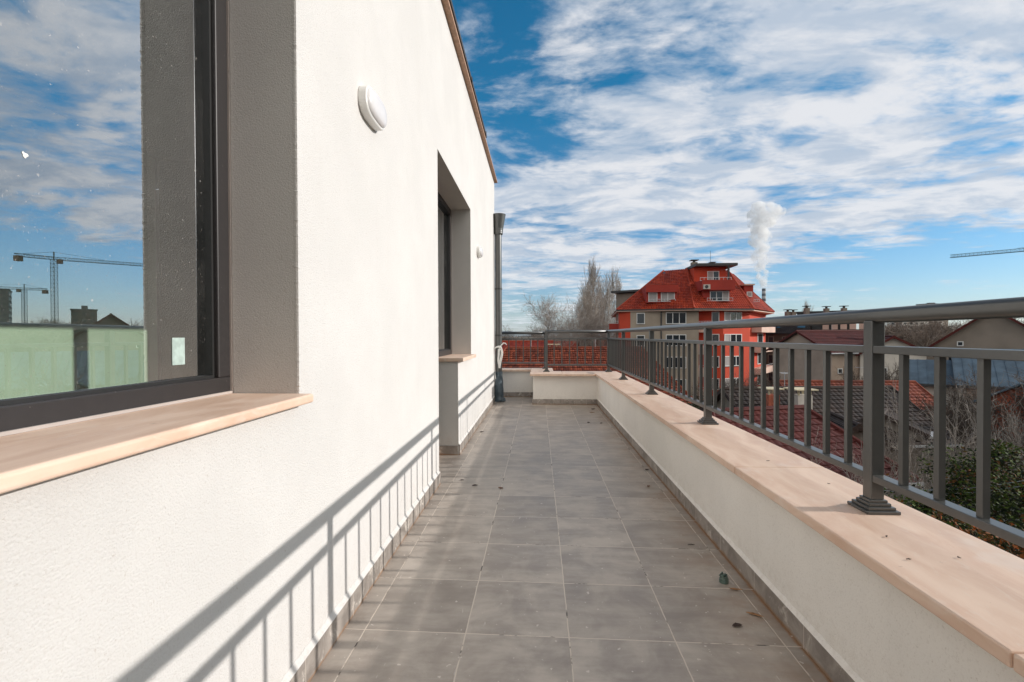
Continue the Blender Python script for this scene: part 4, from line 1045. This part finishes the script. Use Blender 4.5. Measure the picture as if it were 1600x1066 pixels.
def crane(mast, tip, tail, zt, label, w_=1.7):
    t = thing('tower_crane', label, 'crane', (mast.x, mast.y, GZ)); jd = (tip - mast).normalized()
    m_ = MB(); lattice(m_, (mast.x, mast.y, GZ), (mast.x, mast.y, zt), w_, 26, .13); m_.build('mast', 'crane', t)
    m_ = MB(); lattice(m_, (mast.x, mast.y, zt + .6), (tip.x, tip.y, zt + .9), 1.3, 30, .11, True); m_.build('jib', 'crane', t)
    m_ = MB(); lattice(m_, (mast.x, mast.y, zt + .6), (tail.x, tail.y, zt + .8), 1.2, 8, .11); m_.tube([(mast.x, mast.y, zt + 3.5), (tail.x, tail.y, zt + 1)], .07, 4); m_.tube([(mast.x, mast.y, zt + 3.5), tuple(mast.lerp(tip, .45).xy) + (zt + 1.6,)], .06, 4); m_.tube([(mast.x, mast.y, zt), (mast.x, mast.y, zt + 3.6)], .35, 4); m_.build('counter_jib', 'crane', t)
    m_ = MB(); q = tail.lerp(mast, .1); m_.box(q.x - 1.2, q.x + 1.2, q.y - 1.0, q.y + 1.0, zt - 1.9, zt + .5); m_.build('counterweight', 'cranec', t)
    m_ = MB(); q = mast.lerp(tip, .05); m_.box(q.x - .8, q.x + .8, q.y - .8, q.y + .8, zt - 1.6, zt + .4); m_.build('cab', 'cranec', t)
crane(hd(46.6, 300), hd(39.2, 302), hd(49.0, 299), EYE + 35.2, 'tower crane whose jib reaches in over the right edge of the view')
crane(hd(48.5, 430), hd(55, 430), hd(47.1, 430), EYE + 30, 'smaller tower crane outside the right edge, mirrored low in the near window', 1.8)
block('unfinished concrete block beside the cranes, mirrored at the left of the window', 0, 400, 34, 20, 0, 'concrete', -.8, rows=8, cols=9, reflx=hd(51.8, 390, EYE + 26))
block('dark square tower on the mirrored skyline under the crane jib', 0, 300, 9, 9, 0, 'brown', -.8, rows=3, cols=3, reflx=hd(44.7, 300, EYE + 12.5))
block('long low dark building on the mirrored skyline', 0, 300, 60, 12, 0, 'brown', -.85, rows=1, cols=12, reflx=hd(52, 260, EYE + 4))

# ---- trees
M['bark'] = simple('pale grey bark', (.36, .32, .28), .9, var=.25, scale=.8)
M['bark2'] = simple('brown twig bark', (.19, .15, .12), .9, var=.35, scale=.8)
M['bark4'] = simple('dark twig bark', (.085, .065, .05), .9, var=.35, scale=.8)
M['bark3'] = simple('grey brown twig bark', (.24, .21, .18), .85, var=.3, scale=1.5)
def tree_mesh(seed, H, style, rt, tip=.012, dens=1.0):
    """one skeleton grown outward: the trunk mesh and the branches mesh, origin at the foot"""
    rr = random.Random(seed); tk = MB(); br = MB()
    U = Vector((0, 0, 1))
    def ribbon(mb, pts, rs_, n):
        i0 = len(mb.v); a = None
        for k, p in enumerate(pts):
            d = pts[min(k + 1, len(pts) - 1)] - pts[max(k - 1, 0)]; d = d.normalized() if d.length else U
            a = d.orthogonal().normalized() if a is None else (a - d * a.dot(d)); a = a.normalized() if a.length > 1e-5 else d.orthogonal().normalized(); b = d.cross(a)
            for j in range(n):
                w = 2 * math.pi * j / n; mb.v.append(tuple(p + (a * math.cos(w) + b * math.sin(w)) * rs_[k]))
        for k in range(len(pts) - 1):
            for j in range(n): q = i0 + k * n; mb.f.append((q + j, q + (j + 1) % n, q + n + (j + 1) % n, q + n + j))
    def grow(p, d, L, r, lev):
        nseg = (7, 6, 4, 3, 2)[lev] if lev < 5 else 2
        pts = [p.copy()]; rs_ = [r]; wig = (.06, .16, .2, .25, .3)[min(lev, 4)]
        trop = {'poplar': (.0, .34, .30, .25, .2), 'round': (0, .10, .08, .05, .05), 'shrub': (.05, .12, .12, .10, .05)}[style][min(lev, 4)]
        for k in range(nseg):
            d = (d + Vector((rr.gauss(0, 1), rr.gauss(0, 1), rr.gauss(0, 1) * .6)) * wig + U * trop).normalized()
            p = p + d * (L / nseg); pts.append(p.copy()); rs_.append(max(tip * .6, r * (1 - .78 * (k + 1) / nseg)))
        ribbon(tk if lev == 0 else br, pts, rs_, 7 if lev == 0 else (5 if lev == 1 else 3))
        if lev >= 4: return
        nch = {'poplar': (30, 8, 5, 3), 'round': (12, 8, 7, 5), 'shrub': (12, 8, 7, 5)}[style][lev]
        nch = max(2, int(nch * (dens if lev < 3 else 1)))
        for c in range(nch):
            f = (.16 + .82 * (c + rr.random()) / nch) if lev == 0 else (.15 + .85 * (c + rr.random()) / nch)
            if style == 'shrub' and lev == 0: f = .05 + .9 * rr.random()
            if style == 'round' and lev == 0: f = .28 + .7 * (c + rr.random()) / nch
            k = min(nseg - 1, int(f * nseg)); q = pts[k].lerp(pts[k + 1], f * nseg - k); dd = (pts[k + 1] - pts[k]).normalized()
            ang = {'poplar': (.62, .5, .5, .55), 'round': (.95, .75, .7, .7), 'shrub': (.7, .6, .6, .6)}[style][lev] * rr.uniform(.7, 1.2)
            ax = dd.orthogonal(); ax.rotate(Matrix.Rotation(rr.uniform(0, 6.283), 3, dd)); nd = dd.copy(); nd.rotate(Matrix.Rotation(ang, 3, ax))
            if style == 'poplar': ll = L * ((.42 * (1 - f * .72) + .05) if lev == 0 else rr.uniform(.38, .6))
            else: ll = L * ((.62 * (1 - f * .55)) if lev == 0 else rr.uniform(.45, .68))
            rc_ = rs_[k] * ((.36 if style == 'poplar' else .55) if lev == 0 else .55)
            grow(q, nd, ll, max(rc_, tip), lev + 1)
    if style == 'shrub':
        for s in range(5):
            a = rr.uniform(0, 6.28); grow(Vector((math.cos(a) * .15, math.sin(a) * .15, 0)), Vector((math.cos(a) * .35, math.sin(a) * .35, 1)).normalized(), H * rr.uniform(.6, .85), rt * .6, 0)
    else: grow(Vector((0, 0, 0)), Vector((rr.gauss(0, .03), rr.gauss(0, .03), 1)).normalized(), H * (.96 if style == 'poplar' else .72), rt, 0)
    return tk, br
def tree_kind(seed, H, style, rt, mat, tip=.012, dens=1.0, name='bare_tree'):
    tk, br = tree_mesh(seed, H, style, rt, tip, dens)
    def mk(mb, nm):
        me = bpy.data.meshes.new(nm); me.from_pydata(mb.v, [], mb.f); me.materials.append(M[mat]); return me
    hh = max(v[2] for v in br.v) / H; tk.v = [(x, y, z / hh) for x, y, z in tk.v]; br.v = [(x, y, z / hh) for x, y, z in br.v]
    return (name, mk(tk, 'trunk'), mk(br, 'branches'))
def plant(kind, x, y, z, s, rot, label, group=None, sz=None, cat='tree'):
    t = thing(kind[0], label, cat, (x, y, z), group); t.rotation_euler.z = rot; t.scale = (s, s, sz or s)
    for nm, me in (('trunk', kind[1]), ('branches', kind[2])):
        o = bpy.data.objects.new(nm, me); C.objects.link(o); o.parent = t
    return t
POP = [tree_kind(21, 25, 'poplar', .30, 'bark', .026, 1.0, 'poplar_tree'), tree_kind(33, 25, 'poplar', .28, 'bark', .026, 1.0, 'poplar_tree')]
RND = [tree_kind(41, 20, 'round', .28, 'bark', .018, 1.05), tree_kind(57, 20, 'round', .28, 'bark2', .018, 1.0)]
DNS = tree_kind(91, 20, 'round', .28, 'bark2', .034, 1.25)
SHR = [tree_kind(61, 6, 'shrub', .06, 'bark3', .0068, .48, 'bare_shrub'), tree_kind(71, 6, 'shrub', .055, 'bark3', .0068, .48, 'bare_shrub'), tree_kind(77, 7, 'round', .10, 'bark4', .008, 1.0)]
def tree_at(kind, px, Y, ytop, H0, label, rot=0.0, wid=1.0, **k):
    q = at(px, 525, Y); zt = at(px, ytop, Y).z; s = (zt - GZ) / H0; return plant(kind, q.x, q.y, GZ, s * wid, rot, label, sz=s, **k)
tree_at(POP[0], 920, 98, 394, 25, 'tallest bare poplar left of the red building', .3, .68)
tree_at(POP[1], 936, 104, 414, 25, 'bare poplar right behind the tallest one', 1.9, .6)
tree_at(POP[1], 903, 92, 438, 25, 'bare poplar just left of the tallest one', 2.9, .9)
tree_at(POP[0], 966, 118, 430, 25, 'narrow bare poplar right beside the red building', 4.0, .62)
tree_at(RND[0], 862, 84, 452, 20, 'spreading bare tree at the left of the poplar group', 2.0, 1.0)
tree_at(RND[0], 900, 78, 478, 20, 'spreading bare tree in front of the tall poplars', 4.4, .95)
tree_at(RND[0], 943, 82, 480, 20, 'spreading bare tree close to the red building corner', 1.1, .8)
tree_at(RND[1], 838, 90, 498, 20, 'low bare tree at the left end of the poplar group', .4, .9)
tree_at(RND[1], 790, 100, 506, 20, 'low bare tree partly behind the drainpipe', 3.4, 1.0)
tree_at(POP[0], 1262, 210, 465, 25, 'thin bare poplar tops showing above the dark apartment block', 1.0, .5)
tree_at(POP[1], 1250, 215, 478, 25, 'smaller thin poplar left of the poplar above the dark apartment block', 2.0, .4)
tree_at(RND[1], 1398, 95, 508, 20, 'brown bare tree beyond the pale gabled house', 1.0, 1.15)
tree_at(RND[1], 1432, 85, 507, 20, 'broad brown bare tree in the middle distance right of the near post', 2.2, 1.25)
tree_at(RND[0], 1470, 110, 505, 20, 'brown bare tree behind the large taupe gable', 3.3, 1.2)
tree_at(DNS, 1416, 62, 489, 20, 'dense brown bare tree showing just right of the near railing post', .2, 1.0)
tree_at(DNS, 1446, 66, 487, 20, 'dense brown bare tree left of the large taupe gable, nearer one', 2.9, 1.0)
tree_at(DNS, 1386, 76, 499, 20, 'dense brown bare tree behind the pale gabled house', 4.4, 1.0)
tree_at(DNS, 1475, 84, 494, 20, 'dense brown bare tree directly behind the left slope of the large taupe gable', 5.4, 1.0)
tree_at(DNS, 1430, 90, 496, 20, 'dense brown bare tree in the gap between two others left of the large taupe gable', 1.4, 1.0)
for k, (px, Y) in enumerate(((1585, 70), (1618, 64), (1650, 72), (1682, 62), (1712, 70), (1745, 60), (1778, 66), (1812, 58), (1850, 64), (1890, 60))):
    tree_at(DNS, px, Y, 482 + (k * 7) % 9, 20, 'dense brown bare tree beyond the right edge, mirrored dark in the near window', k * 1.3, 1.15, group='trees beyond the right edge')
# nearer trees
def shr(kind, px, Y, ytop, H0, label, rot, wid=1.0): return tree_at(kind, px, Y, ytop, H0, label, rot, wid)
near = [(2, 1175, 44, 575, 'dark bare tree in front of the red apartment building, right half', 1.0, 1.0), (2, 1140, 46, 590, 'dark bare tree in front of the red apartment building, left half', 2.0, 1.0),
        (2, 1222, 43, 582, 'bare tree between the red apartment building and the beige wall', 3.0, .9), (2, 1332, 42, 565, 'bare tree against the plain beige wall', 4.0, .8),
        (2, 1402, 40, 560, 'bare tree left of the small blue metal roof', .5, 1.0), (0, 1352, 17, 640, 'pale twiggy shrub behind the near railing post', 1.0, .6),
        (0, 1430, 19, 610, 'tall pale twiggy shrub in the first gap right of the near post', 2.2, .6), (1, 1495, 17, 585, 'tall thin twiggy sapling before the small blue roof', 3.0, .5),
        (1, 1560, 20, 575, 'tall thin twiggy sapling before the large blue roof', .8, .5), (0, 1610, 22, 585, 'twiggy sapling at the right edge before the taupe gable', 4.0, .6),
        (1, 1400, 15, 690, 'low twiggy shrub under the near post', 2.0, .7), (0, 1465, 14, 680, 'low twiggy shrub right of the near post, close below', 5.0, .7),
        (2, 1540, 28, 600, 'dark bare tree below the blue roofs', 2.5, 1.0), (2, 1460, 26, 610, 'dark bare tree below the small outbuilding', .2, 1.0), (1, 1320, 16, 700, 'low twiggy shrub beside the shed', .6, .6),
        (2, 1680, 24, 560, 'dark bare tree beyond the right edge, mirrored in the near window', 1.1, 1.2), (2, 1790, 20, 555, 'dark bare tree farther beyond the right edge, mirrored in the near window', 4.1, 1.3),
        (0, 1530, 12.5, 690, 'twiggy shrub mixed into the leafy bushes', 1.6, .5)]
for k, px, Y, yt, lab, rot, wd_ in near: shr(SHR[k], px, Y, yt, (6., 6., 7.)[k], lab, rot, wd_)
# fore ground bushes with green, yellow and orange leaves
def leafmat(name, cols):
    m, t, b = newmat(name); oi = t.n('ShaderNodeNewGeometry').outputs['Random Per Island']; p = pos(t)
    c = t.mix(t.rng(t.m('ADD', t.m('MULTIPLY', oi, .45), t.m('MULTIPLY', t.noise(p, .9, 3, .6), .75)), .48, .78), cols[0], cols[1])
    c = t.mix(t.rng(t.m('ADD', t.m('MULTIPLY', t.n('ShaderNodeTexWhiteNoise', noise_dimensions='1D', inp={'W': oi}).outputs[0], .4), t.m('MULTIPLY', t.noise(t.vmath('ADD', p, (7., 3., 1.)), 1.1, 3, .6), .8)), .70, .86), c, cols[2])
    t.t.links.new(c, b.inputs['Base Color']); b.inputs['Roughness'].default_value = .75; b.inputs['Specular IOR Level'].default_value = .15; return m
M['leaf1'] = leafmat('autumn bush leaves', ((.006, .010, .003), (.045, .070, .007), (.12, .045, .010)))
M['leaf3'] = leafmat('orange bush leaves', ((.02, .025, .006), (.16, .05, .008), (.34, .07, .012)))
M['leaf2'] = leafmat('dark ivy leaves', ((.008, .013, .005), (.022, .030, .008), (.06, .028, .010)))
def bush(px, Y, ytop, rx, ry, h, mat, n, label, seed, ls=.040):
    rr = random.Random(seed); q = at(px, 525, Y); zt = at(px, ytop, Y).z; t = thing('leafy_bush', label, 'bush', (q.x, q.y, GZ)); mb = MB(); st = MB()
    cl = [(rr.uniform(-rx, rx), rr.uniform(-ry, ry), zt - h * rr.random() ** 1.2 - .3, rr.uniform(.35, .8)) for _ in range(int(26 * rx * ry / 2) + 14)]
    for x, y, z, r in cl: st.tube([(q.x + x * .4, q.y + y * .4, GZ), (q.x + x * .8, q.y + y * .8, (GZ + z) / 2), (q.x + x, q.y + y, z)], [.035, .022, .008], 5, False)
    for _ in range(n):
        x, y, z, r = cl[rr.randrange(len(cl))]; d = Vector((rr.gauss(0, 1), rr.gauss(0, 1), rr.gauss(0, 1) * .8)).normalized() * r * rr.random() ** .5
        c = Vector((q.x + x, q.y + y, z)) + d; a = Vector((rr.gauss(0, 1), rr.gauss(0, 1), rr.gauss(0, 1))).normalized(); b = a.orthogonal().normalized(); s = ls * rr.uniform(.6, 1.4)
        i = len(mb.v); mb.v += [tuple(c - a * s), tuple(c + b * s * .5), tuple(c + a * s), tuple(c - b * s * .5)]; mb.f.append((i, i + 1, i + 2, i + 3))
    st.build('stems', 'bark2', t); mb.build('leaves', mat, t); return t
bush(1600, 11.5, 700, 1.5, 1.4, 3.2, 'leaf1', 34000, 'tall bush with green and orange leaves at the right edge below the railing', 1)
bush(1560, 9.5, 790, 1.3, 1.0, 2.0, 'leaf1', 16000, 'lower bush with yellow green leaves close under the railing', 2)
bush(1640, 8.0, 790, 1.2, 1.0, 2.2, 'leaf3', 14000, 'orange leaved bush at the lower right corner', 3)
bush(1470, 13, 800, 1.6, 1.2, 2.2, 'leaf2', 14000, 'dark ivy covered bush under the near post', 4)
bush(1200, 30, 640, 2.2, 1.6, 3.0, 'leaf2', 9000, 'dark bush beside the nearest maroon roof', 5, .08)
bush(1100, 34, 622, 2.6, 1.6, 3.0, 'leaf2', 9000, 'dark bush at the foot of the red building behind the balusters', 6, .08)
bush(1400, 55, 555, 3, 2, 3, 'leaf2', 7000, 'dark evergreen bush beside the pale gabled house', 7, .12)

# ---- far woodland belts
tb = MB(); rr = random.Random(99)
def belt(n, pxa, pxb, Ya, Yb, h0, h1):
    for _ in range(n):
        px = rr.uniform(pxa, pxb); Y = Ya + (Yb - Ya) * rr.random() ** .8; q = at(px, 525, Y); H = rr.uniform(h0, h1); wd_ = H * .32; r0 = .034 * Y / 60
        tb.tube([(q.x, q.y, GZ), (q.x, q.y, GZ + H * .8)], [r0 * 3, r0], 3, False)
        for k in range(46):
            f = rr.uniform(.18, .85); a = rr.uniform(0, 6.283); L = H * rr.uniform(.12, .3) * (1.1 - f * .6); el_ = rr.uniform(.3, 1.2)
            c = Vector((q.x + rr.gauss(0, wd_ * .35), q.y + rr.gauss(0, wd_ * .35), GZ + H * f)); d = Vector((math.cos(a) * math.cos(el_), math.sin(a) * math.cos(el_), math.sin(el_))) * L
            tb.tube([c, c + d], [r0 * 1.5, r0 * .6], 3, False)
belt(300, 740, 1010, 110, 420, 9, 13); belt(420, 1330, 1800, 85, 420, 11, 15.2); belt(160, 1180, 1340, 130, 400, 9, 12)
belt(260, 1800, 2600, 110, 400, 9, 14); belt(170, 1660, 2500, 48, 110, 11.5, 14.8)
tag(tb.build('distant_woodland', 'bark2'), 'brown bare woodland stretching towards the horizon', 'woodland', kind='stuff')

# aerials on the neighbouring roofs
def aerial(par_name, x, y, z, h, rot):
    mb = MB(); mb.tube([(x, y, z - 1.2), (x, y, z + h)], .02, 5); c_, s_ = math.cos(rot), math.sin(rot)
    mb.bar((x - c_ * .5, y - s_ * .5, z + h - .08), (x + c_ * .5, y + s_ * .5, z + h - .08), .02, .02)
    for k in range(6):
        q = -.45 + .18 * k; mb.bar((x + c_ * q + s_ * .22, y + s_ * q - c_ * .22, z + h - .06), (x + c_ * q - s_ * .22, y + s_ * q + c_ * .22, z + h - .06), .012, .012)
    hs = [o for o in C.objects if o.get('label', '').startswith(par_name)]
    mb.build('antenna', 'metalw', hs[0])
for nm, px, Y, yt, h in (('house with a long maroon', 1300, 52, 518, 1.1), ('low house with a sunlit', 1350, 32, 597, 1.0), ('low house with a dark mossy', 1226, 27, 607, .9), ('low house with a wide orange', 830, 46, 544, .9), ('low house with a wide orange', 930, 46, 544, 1.0)):
    q = at(px, yt, Y); aerial(nm, q.x, q.y, q.z, h, px * .37)
# overhead cables
for k, (ya, yb, lab) in enumerate(((757, 731, 'upper of two thin overhead cables crossing the bushes at the lower right'), (762, 741, 'lower of two thin overhead cables crossing the bushes at the lower right'))):
    a = at(1380, ya + 4, 14); b = at(1720, yb - 8, 9); mb = MB(); mb.tube([a.lerp(b, t / 12) - Vector((0, 0, .25 * (1 - (2 * t / 12 - 1) ** 2))) for t in range(13)], .006, 5)
    tag(mb.build('overhead_cable', 'metalw'), lab, 'cable')

# haze over the whole district
hz = bpy.data.materials.new('haze'); hz.use_nodes = True; t = NT(hz.node_tree); hz.node_tree.nodes.remove(hz.node_tree.nodes['Principled BSDF'])
v = t.n('ShaderNodeVolumePrincipled', inp={'Color': (.80, .90, 1, 1), 'Density': .00004}); hz.node_tree.links.new(v.outputs[0], hz.node_tree.nodes['Material Output'].inputs['Volume'])
M['haze'] = hz; mb = MB(); mb.box(-9500, 9500, -3500, 14500, GZ - 3, 420); tag(mb.build('haze', 'haze'), 'thin pale haze over the far district', 'haze', kind='stuff')

# unseen block added behind the viewer's right shoulder to darken railing reflections
unseen_block = thing('apartment_building', 'unseen dark brown block added behind the viewer to darken the railing reflections', 'building', (34, -34, GZ))
mb = MB(); mb.box(10, 66, -48, -30, GZ, 9); mb.build('wall', 'brown', unseen_block)
mb = MB(); mb.box(9.5, 66.5, -48.5, -29.5, 9.002, 9.6); mb.build('roof', 'roof_felt', unseen_block)
for r_i in range(5):
    for k in range(9):
        mb = MB(); mb.box(12 + 6 * k, 14.2 + 6 * k, -29.99, -29.9, 6.2 - 3.1 * r_i, 7.9 - 3.1 * r_i); mb.build('window', 'panes', unseen_block)
